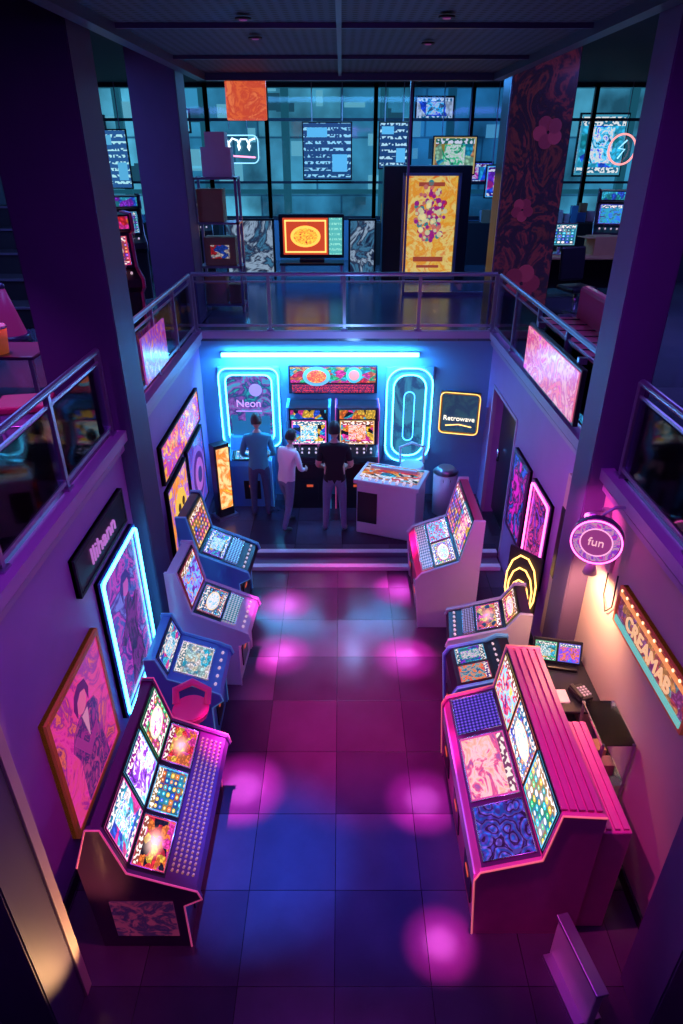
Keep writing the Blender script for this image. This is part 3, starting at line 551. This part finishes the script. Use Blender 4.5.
e=root('desk_phone',(2.1,4.26,.997),.3); box('base',e,(0,0,.02),(.14,.18,.035),M['blackm'],.008); box('handset',e,(-.045,0,.055),(.04,.17,.03),M['black'],.01); multi('keys',e,[((.0+.03*i,-.05+.03*j,.042),(.018,.018,.01)) for i in range(3) for j in range(4)],M['whiteb'])
e=root('glass_display_shelf',(2.13,3.75,0)); multi('frame',e,[((sx*.12,sy*.22,.6),(.02,.02,1.2)) for sx in(-1,1) for sy in(-1,1)],M['metal']); multi('shelves',e,[((0,0,z),(.26,.46,.015)) for z in (.3,.75,1.2)],M['glass']); multi('shelf_edges',e,[((sx*.13,0,z),(.01,.46,.02)) for z in (.3,.75,1.2) for sx in (-1,1)],M['chrome'])
multi('shelf_goods',e,[((0,-.1,.82),(.12,.1,.12)),((.02,.1,.80),(.1,.12,.08)),((0,0,.36),(.16,.2,.1))],M['card'])
e=root('low_partition',(1.62,2.42,0),math.radians(12)); box('panel',e,(0,0,.22),(.06,.5,.44),M['whiteb'],.01); box('cap',e,(0,0,.45),(.09,.53,.03),M['metal'],.006); box('foot',e,(0,0,.02),(.2,.45,.04),M['metal'])
pillar('pillar',2.0,2.5,2.1,2.5,0,2.69,M['colr'])

# ------------------------------------------------------------ upper level furniture
e=root('poster_kiosk',(1.67,14.4,UF)); box('case',e,(0,0,1.05),(1.7,.5,2.1),M['black'],.02); box('lit_poster',e,(.08,-.26,1.0),(1.0,.03,1.85),art([(1,.28,.02),(1,.50,.06),(1,.30,.02),(1,.62,.14),(.9,.16,.02)],2.0,1.25,'paint',(1,1.9))); multi('poster_frame',e,[((-.46,-.27,1.0),(.05,.05,1.95)),((.62,-.27,1.0),(.05,.05,1.95)),((.08,-.27,1.95),(1.1,.05,.05)),((.08,-.27,.06),(1.1,.05,.05))],M['metal'])
L_=[[] for _ in range(5)]
for i in range(210):
    t=random.random()**1.0; a=random.uniform(0,6.28); rr=random.random()**.6
    x=.08+.33*rr*math.cos(a)*(1-.35*abs(t-.6)); z=1.15+.42*rr*math.sin(a)+random.uniform(-.12,.25)
    L_[random.randint(0,4)].append((x,z,random.uniform(.018,.055)))
for k,c in enumerate(((.8,.03,.05),(.05,.30,.25),(.9,.2,.12),(.5,.02,.2),(1,.75,.3))): discs('fruit_cluster_%d'%k,e,L_[k],-.28-.003*k,gl(c,.95))
multi('caption_bars',e,[((.08,-.281,.42),(.6,.01,.09)),((.08,-.281,.28),(.45,.01,.05)),((.08,-.281,1.78),(.5,.01,.07))],gl((.6,.08,.03),.9))
e=root('display_desk',(-.6,14.2,UF)); box('top',e,(0,0,.34),(1.3,.5,.05),M['black'],.01); multi('legs',e,[((sx*.6,sy*.2,.16),(.06,.06,.32)) for sx in(-1,1) for sy in(-1,1)],M['metal'])
e=root('display_monitor',(-.6,14.2,UF+.365)); box('bezel',e,(0,0,.48),(1.3,.12,.82),M['black'],.02); box('screen',e,(-.12,-.065,.48),(.9,.02,.68),gl((.6,.06,.02),1.0)); multi('screen_frame_glow',e,[((-.12,-.077,.48+sz*.29),(.82,.01,.03)) for sz in(-1,1)]+[((-.12+sx*.4,-.077,.48),(.03,.01,.6)) for sx in(-1,1)],gl((1,.6,.15),1.5)); poly('screen_picture',e,disc(.2,-.12,.48,30,1.5),-.078,gl((1,.5,.08),1.5)); poly('screen_picture_core',e,disc(.15,-.12,.48,30,1.6),-.086,art([RD,OR,YE,(.5,.02,.02)],5,1.3,'paint')); box('side_screen',e,(.48,-.065,.48),(.26,.02,.68),art([(.1,.5,.5),CY,(.3,.8,.7)],5,1.0,'text')); box('foot',e,(0,0,.03),(.5,.3,.06),M['black'],.01)
for i,(x,w) in enumerate(((-1.86,.95),(.42,.5))):
    e=root('patterned_display_panel',(x,14.3,UF)); box('panel',e,(0,0,.62),(w,.06,1.0),art([(.01,.02,.06),(.01,.02,.06),(.06,.22,.4),(.02,.03,.08),(.35,.5,.7),(.01,.02,.06)],1.6,.7,'paint',(w,1.0)),.01); multi('frame',e,[((0,0,1.14),(w+.06,.08,.04)),((0,0,.10),(w+.06,.08,.04))]+[((sx*(w/2+.01),0,.58),(.04,.08,1.15)) for sx in(-1,1)],M['blackm']); multi('feet',e,[((sx*w*.4,0,.02),(.08,.4,.04)) for sx in(-1,1)],M['metal'])
e=root('storage_shelf',(-1.95,11.4,UF)); multi('frame',e,[((sx*.32,sy*.2,1.0),(.04,.04,2.0)) for sx in(-1,1) for sy in(-1,1)]+[((0,0,z),(.68,.44,.03)) for z in (.1,.7,1.35,1.98)],M['metal'])
multi('boxes',e,[((-.12,0,.34),(.34,.36,.44)),((.2,0,.27),(.22,.3,.3)),((0,0,.93),(.5,.34,.42)),((-.1,0,1.6),(.4,.34,.46))],M['card']); box('box_label',e,(0,-.18,.93),(.3,.01,.2),art([RD,WH,BL],4,.4)); multi('top_boxes',e,[((.05,0,2.2),(.45,.3,.4)),((.05,0,2.5),(.3,.3,.2))],M['whiteb'])
for (n,x0,x1,z0,z1,pl,md) in (('menu_screen',-.88,.24,4.58,5.74,[(.01,.06,.2),(.25,.65,.95)],'text'),('menu_screen',.83,1.5,4.8,5.74,[(.01,.05,.18),(.4,.7,.9)],'text'),('wall_screen',2.05,3.05,4.68,5.47,[GR,YE,(.5,.8,.4),TE,(.8,.3,.1)],'cells'),('menu_screen',-5.5,-4.8,4.4,5.6,[(.02,.1,.3),(.4,.8,.9)],'text'),('wall_screen',3.3,4.0,4.2,4.9,[PU,CY,PK,BL],'cells'),('wall_screen',-4.3,-3.5,4.3,5.0,[TE,CY,PU,BL],'cells')):
    w=x1-x0;h=z1-z0; e=root(n,((x0+x1)/2,16.85,(z0+z1)/2)); box('case',e,(0,.02,0),(w,.06,h),M['black'],.01); box('face',e,(0,-.02,0),(w-.06,.02,h-.06),art(pl,5 if md=='text' else 4,1.0,md,(w,h),.2,layout=(2 if md=='cells' else False))); multi('hangers',e,[((-w*.3,.02,(6.47-(z0+z1)/2)/2+h/4),(.02,.02,6.47-(z0+z1)/2-h/2)),((w*.3,.02,(6.47-(z0+z1)/2)/2+h/4),(.02,.02,6.47-(z0+z1)/2-h/2))],M['metal'])
    if md=='text': multi('header_panels',e,[((-w*.2,-.035,h*.32),(w*.4,.008,h*.16)),((w*.25,-.035,-h*.2),(w*.3,.008,h*.3))],gl((.1,.45,.75),.9))
e=root('neon_script_sign',(-2.3,16.85,5.2)); tube('script_loop',e,[(-.34+.17*t/4+.07*math.sin(t*1.2),0,.1+.12*math.cos(t*1.2)) for t in range(17)],.018,gl((.7,.9,1),2.2))
tube('underline',e,[(-.35,0,-.12),(.35,0,-.16)],.018,gl((1,.3,.5),2)); tube('outline',e,rrect(.85,.55,.12,0),.012,gl((.3,.7,1),1.5),True); multi('hangers',e,[((x,.0,.85),(.015,.015,.9)) for x in (-.2,.2)],M['metal'])
e=root('neon_ring_sign',(6.3,16.8,5.2)); tube('ring',e,[(.3*math.cos(t*.2094),0,.3*math.sin(t*.2094)) for t in range(30)],.02,gl((1,.3,.3),1.6),True); multi('hanger',e,[((0,0,.78),(.015,.015,.98))],M['metal']); tube('inner_bolt',e,[(.08,0,.18),(-.08,0,.02),(.06,0,.0),(-.07,0,-.18)],.016,gl((.3,.7,1),1.6))
e=root('glass_partition',(2.1,12.6,UF)); box('pane',e,(0,0,1.8),(1.9,.02,3.5),M['glass']); multi('frame',e,[((-.96,0,1.8),(.04,.05,3.6)),((.96,0,1.8),(.04,.05,3.6)),((0,0,3.6),(1.9,.05,.04)),((0,0,.03),(1.9,.08,.06))],M['metal'])
e=root('ledge_display_goods',(0,16.7,UF)); multi('counter',e,[((3.4,-.2,.45),(5.6,.6,.9)),((-4.6,-.2,.45),(3.6,.6,.9))],M['blackm'])
for nm,mt in (('boxes',M['card']),('white_goods',M['whiteb']),('blue_goods',M['blueb'])):
    bm=bmesh.new()
    for i in range(18):
        x=random.choice([random.uniform(.9,6),random.uniform(-6,-3)]); h=random.uniform(.12,.45); addbox(bm,(x,-.2+random.uniform(-.15,.15),.9+h/2),(random.uniform(.08,.26),.15,h))
    finish(nm,bm,mt,e)
e=root('bleacher_steps',(-5.4,11.5,UF))
for i in range(5): box('tread_%d'%i,e,(0,-1.2+.6*i,.15+.15*i),(2.0,.6,.3+.3*i),M['blackm'],.01); box('nosing_%d'%i,e,(0,-1.5+.6*i,.30+.3*i),(2.0,.04,.03),M['metal'])
e=root('cone_lamp',(-4.6,9.2,UF)); cyl('cone',e,(0,0,.42),.2,.62,glow('lamp_magenta',(.35,.02,.25),.35),.04); cyl('base',e,(0,0,.06),.24,.12,M['purb']); ball('finial',e,(0,0,.75),.05,M['purb'])
e=root('side_table',(-3.6,6.9,UF)); box('top',e,(0,0,.5),(.9,.6,.04),M['purb'],.01); multi('legs',e,[((sx*.4,sy*.25,.24),(.04,.04,.48)) for sx in(-1,1) for sy in(-1,1)],M['metal'])
e=root('drink_cup',(-3.55,6.75,UF+.52)); cyl('cup',e,(0,0,.13),.09,.26,pbr('cup_orange',(.8,.2,.08),.5,em=(1,.2,.05),es=.15),.12); cyl('lid',e,(0,0,.27),.125,.03,M['whiteb'],.11)
e=root('ice_box',(-2.76,5.45,UF),.2); box('body',e,(0,0,.2),(.42,.34,.4),M['whiteb'],.04); box('lid',e,(0,0,.43),(.45,.37,.07),M['redb'],.02); tube('handle',e,[(-.2,-.19,.3),(-.1,-.22,.3),(.1,-.22,.3),(.2,-.19,.3)],.012,M['metal'])
for x,y,r,pl in ((-3.9,12.6,-.4,[CY,TE,PU,BL]),(-3.0,14.6,-.2,[CY,BL,TE]),(-6.2,7.5,-1.2,[PU,MG,BL]),(5.4,14.3,.3,[CY,BL,TE]),(-3.05,8.9,-.55,[PK,RD,OR,PU])):
    cabinet('upright_arcade_cabinet',(x,y,UF),-math.pi/2-r,.66,pU,M['black'],M['blackm'] if x!=-3.05 else M['redb'],M['metal'],[(2,.1,.9,[(.03,.97,art(pl,3,.8,asp=(2,.5)))],M['black']),(4,.08,.92,[(.06,.94,scr(pl,4,.9))],M['black'])],[(5,(.5,),5,.016,M['buttons'])],stick=5)
e=root('hanging_cable',(-3.35,8.0,0)); tube('cable_1',e,[(0,0,6.47),(.05,0,5.6),(-.1,0,4.9),(.15,0,4.2),(.3,0,3.6),(.35,0,UF+.01)],.02,M['blackm']); tube('cable_2',e,[(.1,0,6.47),(0,0,5.4),(.2,0,4.6),(.1,0,3.9),(.3,.1,3.3),(.2,.1,UF+.01)],.018,M['blackm'])
e=root('office_desk',(4.25,12.4,UF)); box('top',e,(0,0,.72),(1.6,.8,.04),M['card'],.01); multi('panels',e,[((-.77,0,.35),(.04,.76,.7)),((.77,0,.35),(.04,.76,.7)),((0,.36,.4),(1.5,.03,.6))],M['blackm'])
e=root('computer_monitor',(3.85,12.4,UF+.74)); box('shell',e,(0,0,.32),(.55,.05,.38),M['black'],.01); box('screen',e,(0,-.03,.32),(.5,.01,.33),scr([CY,TE,WH,BL],4,1.0)); cyl('stand',e,(0,.02,.09),.03,.16,M['metal']); cyl('foot',e,(0,.02,.01),.12,.02,M['metal'])
e=root('cardboard_box',(4.6,12.45,UF+.74),.2); box('carton',e,(0,0,.15),(.45,.35,.3),M['card'],.004); multi('flaps',e,[((-.3,0,.28),(.16,.35,.01)),((.3,0,.28),(.16,.35,.01))],M['card'])
for (x,y,r) in ((3.7,10.7,.3),(4.6,10.9,-.5),(5.3,9.6,.8)):
    e=root('office_chair',(x,y,UF),r); box('seat',e,(0,0,.46),(.46,.46,.08),M['black'],.03); box('backrest',e,(0,.22,.8),(.44,.06,.5),M['black'],.03,rot=(-.12,0,0)); cyl('column',e,(0,0,.25),.03,.36,M['chrome'])
    multi('legs',e,[((.13*math.cos(a),.13*math.sin(a),.05),(.05+.2*abs(math.cos(a)),.05+.2*abs(math.sin(a)),.04)) for a in (0,math.pi/2,math.pi,3*math.pi/2)],M['metal'])
e=root('bench_sofa',(2.95,7.9,UF),0); box('seat',e,(0,0,.25),(.6,2.2,.3),M['redb'],.05); box('back',e,(.28,0,.55),(.16,2.2,.5),M['redb'],.05); multi('seams',e,[((-.02,-.9+.3*i,.405),(.5,.015,.01)) for i in range(7)],M['blackm']); multi('feet',e,[((sx*.22,sy*.95,.05),(.06,.06,.1)) for sx in (-1,1) for sy in (-1,1)],M['metal'])
e=root('railing_led_panel',(RX-.12,6.6,3.22),RW); box('case',e,(0,0,0),(1.85,.05,.54),M['black'],.01); box('face',e,(0,-.03,0),(1.78,.02,.47),art([(.5,.02,.25),PK,(1,.2,.25),(.7,.04,.3),(1,.45,.45),MG],2.6,.9,'paint',(2.4,.7))); multi('clamps',e,[((sx*.7,.04,.29),(.05,.08,.06)) for sx in (-1,1)],M['metal'])
e=root('railing_glow_panel',(-WX+.03,7.4,3.2),LW); box('panel',e,(0,0,0),(1.0,.02,.5),art([RD,(.5,.02,.2),PU,OR],3,.6,'paint',(2,1)))  # added panel; its emission stands in for the pink-red glow at the glass

# ------------------------------------------------------------ people
def skinmesh(name,verts,edges,rad,root_i=0,sub=2):
    me=bpy.data.meshes.new(name); me.from_pydata(verts,edges,[]); o=bpy.data.objects.new(name+'_tmp',me); link(o)
    o.modifiers.new('sk','SKIN'); s=o.modifiers.new('ss','SUBSURF'); s.levels=sub; s.render_levels=sub
    sv=me.skin_vertices[0].data
    for i,r in enumerate(rad): sv[i].radius=r if isinstance(r,tuple) else (r,r); sv[i].use_root=(i==root_i)
    dg=bpy.context.evaluated_depsgraph_get(); dg.update(); m2=bpy.data.meshes.new_from_object(o.evaluated_get(dg)); bpy.data.objects.remove(o)
    for p in m2.polygons: p.use_smooth=True
    return m2
def human(name,loc,heading,H,J,shirt,pants,shoe,hair,sleeve=.5,longhair=False,hr=(0,0,0)):
    k=H/1.75; e=root(name,loc,heading); e.scale=(k,k,k)
    mats=[shirt,pants,M['skin'],shoe]
    D=dict(pel=(0,0,.96),sp=(0,.0,1.12),ch=(0,.0,1.33),nb=(0,0,1.47),nt=(0,.015,1.56))
    for s,x in (('l',-1),('r',1)):
        D.update({s+'sh':(x*.175,0,1.42),s+'el':(x*.25,-.03,1.14),s+'wr':(x*.25,.08,.9),s+'hp':(x*.095,0,.9),s+'kn':(x*.105,.02,.5),s+'an':(x*.11,-.01,.1),s+'to':(x*.13,.17,.035)})
    D.update(J); names=list(D); idx={n:i for i,n in enumerate(names)}
    R=dict(pel=(.155,.115),sp=(.14,.105),ch=(.165,.115),nb=(.075,.07),nt=(.052,.052))
    for s in 'lr': R.update({s+'sh':.068,s+'el':.045,s+'wr':.03,s+'hp':.092,s+'kn':.062,s+'an':.044,s+'to':.036})
    B=[('pel','sp'),('sp','ch'),('ch','nb'),('nb','nt')]
    for s in 'lr': B+=[('ch',s+'sh'),(s+'sh',s+'el'),(s+'el',s+'wr'),('pel',s+'hp'),(s+'hp',s+'kn'),(s+'kn',s+'an'),(s+'an',s+'to')]
    me=skinmesh(name+'_body',[D[n] for n in names],[(idx[a],idx[b]) for a,b in B],[R[n] for n in names],0)
    for m in mats: me.materials.append(m)
    for p in me.polygons:
        c=p.center; best=9;bb=None;bt=0
        for a,b in B:
            A=Vector(D[a]);Q=Vector(D[b]);d=Q-A; t=max(0,min(1,(c-A).dot(d)/d.length_squared)); ds=(A+d*t-c).length
            if ds<best: best=ds;bb=(a,b);bt=t
        n=bb[1]; mi=0
        if n=='nt': mi=2 if bt>.25 else 0
        elif n[1:]=='wr': mi=2 if bt>(sleeve-1 if sleeve>1 else 0.02) else 0
        elif n[1:]=='el': mi=0 if (sleeve>=1 or bt<sleeve*1.3) else 2
        elif n[1:] in('kn','an','hp'): mi=1
        elif n[1:]=='to': mi=3
        if n in ('pel','sp') or n[1:]=='hp': mi=0 if c.z>D['pel'][2]-.04 else 1
        p.material_index=mi
    link(bpy.data.objects.new('body',me),e)
    for s,x in (('l',-1),('r',1)):
        w=Vector(D[s+'wr']);d=(w-Vector(D[s+'el'])).normalized(); side=Vector((x,0,0)); side=(side-d*side.dot(d)).normalized(); dn=d.cross(side)*x
        inn=-side
        def P(a,b,c): return tuple(w+d*a+dn*b+inn*c)
        V=[P(-.01,0,0),P(.05,0,0)];E=[(0,1)];Rr=[(.024,.02),(.034,.018)]
        for i,(off,ln) in enumerate(((-.03,.075),(-.01,.085),(.01,.08),(.03,.062))):
            j=len(V); V+=[P(.085,off,0),P(.085+ln*.5,off*1.15,.012),P(.085+ln,off*1.15,.035)]; E+=[(1,j),(j,j+1),(j+1,j+2)]; Rr+=[.0105,.009,.0075]
        j=len(V); V+=[P(.035,-.04,.008),P(.07,-.058,.025),P(.095,-.06,.04)]; E+=[(1,j),(j,j+1),(j+1,j+2)]; Rr+=[.013,.010,.008]
        hm=skinmesh('hand',V,E,Rr,1,1); hm.materials.append(M['skin']); link(bpy.data.objects.new('hand_'+s,hm),e)
    nt=Vector(D['nt']); c=nt+Vector((0,.02,.105))
    h=bpy.data.objects.new('head_joint',None); h.location=c; h.rotation_euler=hr; link(h,e)
    bm=bmesh.new(); bmesh.ops.create_uvsphere(bm,u_segments=28,v_segments=20,radius=1)
    for v in bm.verts:
        z=v.co.z; t=1-.28*max(0,-z)**1.3; v.co=Vector((v.co.x*.076*t,v.co.y*.098*(t+.05),z*.118))
        if v.co.y>.06 and abs(v.co.x)<.02 and -.04<v.co.z<.015: v.co.y+=.018*(1-abs(v.co.x)/.02)
        if v.co.y>.06 and .005<v.co.z<.03 and .015<abs(v.co.x)<.05: v.co.y-=.006
    finish('skull',bm,M['skin'],h,True)
    for sx in(-1,1):
        ball('ear_%d'%(sx+2),h,(sx*.077,0,-.005),.028,M['skin'],(.35,.7,1.1),12); ball('eye_%d'%(sx+2),h,(sx*.03,.083,.012),.012,pbr('eye',(.7,.7,.7),.2),seg=10); ball('iris_%d'%(sx+2),h,(sx*.03,.094,.012),.005,M['black'],seg=8)
    ball('mouth',h,(0,.086,-.058),.02,pbr('lips',(.45,.15,.13),.5),(1,.35,.3),12)
    bm=bmesh.new(); bmesh.ops.create_uvsphere(bm,u_segments=30,v_segments=22,radius=1)
    lim=-.75 if longhair else -.42
    dl=[v for v in bm.verts if (v.co.y>.25 and v.co.z<.45) or v.co.z<lim or (v.co.y>.0 and v.co.z<.0)]
    bmesh.ops.delete(bm,geom=dl,context='VERTS')
    for v in bm.verts:
        f=1+.03*math.sin(v.co.x*14+v.co.z*9)*math.cos(v.co.y*11); v.co=Vector((v.co.x*.087*f,v.co.y*.108*f-.004,v.co.z*.130*f+.004))
    o=finish('hair',bm,hair,h,True); sm=o.modifiers.new('s','SOLIDIFY'); sm.thickness=.012
    return e
jean=pbr('denim_dark',(.06,.08,.16),.8,var=.2,vs=40); jean2=pbr('denim_blue',(.16,.20,.34),.8,var=.2,vs=40); shoe=pbr('shoe_dark',(.03,.03,.04),.5)
hairb=pbr('hair_dark',(.02,.014,.012),.5); hairc=pbr('hair_brown',(.06,.035,.025),.5)
human('man_in_black_tshirt',(-.10,8.5,.12),0,1.74,dict(lel=(-.24,-.01,1.15),lwr=(-.17,.19,1.03),rel=(.24,-.01,1.15),rwr=(.18,.2,1.02),lkn=(-.12,.02,.5),rkn=(.12,.02,.5),lan=(-.14,-.01,.1),ran=(.14,-.01,.1),lto=(-.17,.16,.035),rto=(.17,.16,.035)),pbr('tshirt_black',(.012,.012,.018),.85),jean2,shoe,hairb,.55,hr=(-.25,0,.1))
human('person_in_white_shirt',(-.82,8.66,.12),math.radians(-38),1.56,dict(sp=(0,.03,1.12),ch=(0,.08,1.31),nb=(0,.12,1.44),nt=(0,.15,1.53),lsh=(-.165,.09,1.39),rsh=(.165,.09,1.39),lel=(-.23,.12,1.13),lwr=(-.14,.33,1.05),rel=(.23,.12,1.13),rwr=(.14,.33,1.03),lkn=(-.1,.14,.52),lan=(-.1,.12,.1),lto=(-.11,.3,.035),rkn=(.1,-.04,.5),ran=(.1,-.2,.1),rto=(.12,-.03,.035)),pbr('shirt_white',(.78,.76,.84),.8),jean2,shoe,hairb,1.5,hr=(-.3,0,0))
human('man_in_blue_shirt',(-1.25,8.98,.12),math.radians(4),1.68,dict(sp=(0,.02,1.12),ch=(0,.03,1.32),nb=(0,.04,1.46),nt=(0,.06,1.55),lsh=(-.175,.03,1.41),rsh=(.175,.03,1.41),lel=(-.25,.03,1.13),lwr=(-.17,.23,1.02),rel=(.25,.03,1.13),rwr=(.17,.23,1.02)),pbr('shirt_teal',(.06,.34,.42),.8),jean,shoe,hairc,1.6,hr=(-.35,0,.15))

# ------------------------------------------------------------ lights
def area(n,loc,rot,sx,sy,c,p,spread=None):
    l=bpy.data.lights.new(n,'AREA'); l.shape='RECTANGLE'; l.size=sx; l.size_y=sy; l.color=c; l.energy=p
    if spread: l.spread=math.radians(spread)
    o=bpy.data.objects.new(n,l); o.location=loc; o.rotation_euler=rot; return link(o)
def point(n,loc,c,p,r=.05):
    l=bpy.data.lights.new(n,'POINT'); l.color=c; l.energy=p; l.shadow_soft_size=r; o=bpy.data.objects.new(n,l); o.location=loc; return link(o)
def spot(n,loc,tgt,c,p,ang,blend=.6,r=.04):
    l=bpy.data.lights.new(n,'SPOT'); l.color=c; l.energy=p; l.spot_size=math.radians(ang); l.spot_blend=blend; l.shadow_soft_size=r
    o=bpy.data.objects.new(n,l); o.location=loc; o.rotation_euler=(Vector(tgt)-Vector(loc)).to_track_quat('-Z','Y').to_euler(); return link(o)
r=math.radians
fx=[(-.92,4.08,1.3,8.5),(-.72,5.93,1.2,8),(-.74,6.88,1.3,8),(.78,7.2,1.4,8),(.76,5.86,1.2,8),(.74,3.95,1.0,7.5),(.74,2.72,.7,6)]
for i,(x,y,k,an) in enumerate(fx):  # spots added to throw the magenta pools on the floor
    e=root('added_pool_fixture',(x,y,6.04)); cyl('trim_ring',e,(0,0,-.005),.06,.012,M['blackm']); cyl('lens',e,(0,0,-.013),.03,.005,glow('lens_%d'%i,(.5,.03,.4),.2))  # made-up recessed ring and lens, added to house the pool spots
    spot('spot_light_magenta_%d'%i,(x,y,6.01),(x,y,0),(1,.035,.60),9000*k,an,1.0)
    spot('spot_light_core_%d'%i,(x,y,6.01),(x,y,0),(1,.25,.85),10000*k,an*.5,1.0)  # second, narrower spot added for a bright pool centre
area('neon_wash_light',(-.32,BY-.22,2.52),(r(28),0,0),2.9,.05,(.05,.42,1),150)
area('overhead_purple_light',(0,3.0,5.9),(0,0,0),2.5,2.5,(.52,.03,1),68)
area('overhead_blue_light',(-.3,1.0,5.9),(r(25),0,0),2,1,(.30,.06,1),26)
spot('spot_light_blue_left',(-.2,3.2,5.95),(-.72,3.45,0),(.02,.17,1),4200,19,1)
spot('spot_light_blue_right',(.3,3.2,5.95),(.25,3.4,0),(.02,.08,1),1400,22,1)
spot('spot_light_magenta_wide',(.4,4.6,5.95),(.22,5.0,0),(.95,.01,.36),4200,28,1)
spot('spot_light_red_rear',(0,6.5,5.95),(0,6.7,0),(.85,.01,.40),3000,26,1)
spot('spot_light_pink_right',(-.6,2.6,5.9),(1.5,3.3,.7),(1,.06,.45),800,24,.9)
spot('spot_light_pink_left',(.9,2.4,5.9),(-1.6,3.3,.7),(1,.06,.35),400,24,.9)
area('upper_blue_light',(0,14.5,6.3),(0,0,0),5,2,(.10,.45,1),230)
area('upper_left_light',(-4.6,9,6.3),(0,0,0),2,4,(.16,.25,.95),130)
area('upper_right_light',(4.6,9,6.3),(0,0,0),2,4,(.22,.2,.95),130)
spot('upper_left_pink_light',(-3.6,7.2,6.3),(-2.9,7.6,UF),(1,.05,.3),500,50,.9)
spot('upper_left_near_light',(-3.6,4.4,6.3),(-3.0,5.2,UF),(.6,.08,.8),350,50,.9)
spot('wall_lamp_light',(RX-.3,4.62,2.02),(RX,4.6,1.2),(1,.5,.25),90,150,.8)
spot('wall_pink_light',(1.5,4.6,2.75),(RX,4.9,2.3),(1,.06,.6),60,60,.9)
spot('pillar_stripe_fill',(-1.3,2.36,.1),(-1.79,2.41,1.0),(1,.5,.2),80,60,.8)  # added warm spot that brightens the pillar stripe, no fixture there
spot('wall_wash_magenta',(1.2,4.6,2.9),(2.28,6.9,1.5),(1,.15,.8),90,60,.9)
spot('wall_wash_blue',(0,7.5,5.8),(-.3,9.8,1.2),(.06,.4,1),480,34,.9)
point('rear_figure_fill',(.2,8.8,2.5),(.2,.45,1),26,.1)  # added fill in mid-air to brighten the people
W=bpy.data.worlds.new('world'); S.world=W; W.use_nodes=True; W.node_tree.nodes['Background'].inputs[0].default_value=(.08,.03,.2,1); W.node_tree.nodes['Background'].inputs[1].default_value=.1
cd=bpy.data.cameras.new('camera'); cd.sensor_width=36; cd.lens=23.0; cd.clip_start=.05
c=bpy.data.objects.new('camera',cd); c.location=(0,0,5.2); c.rotation_euler=(r(61),0,0); link(c); S.camera=c
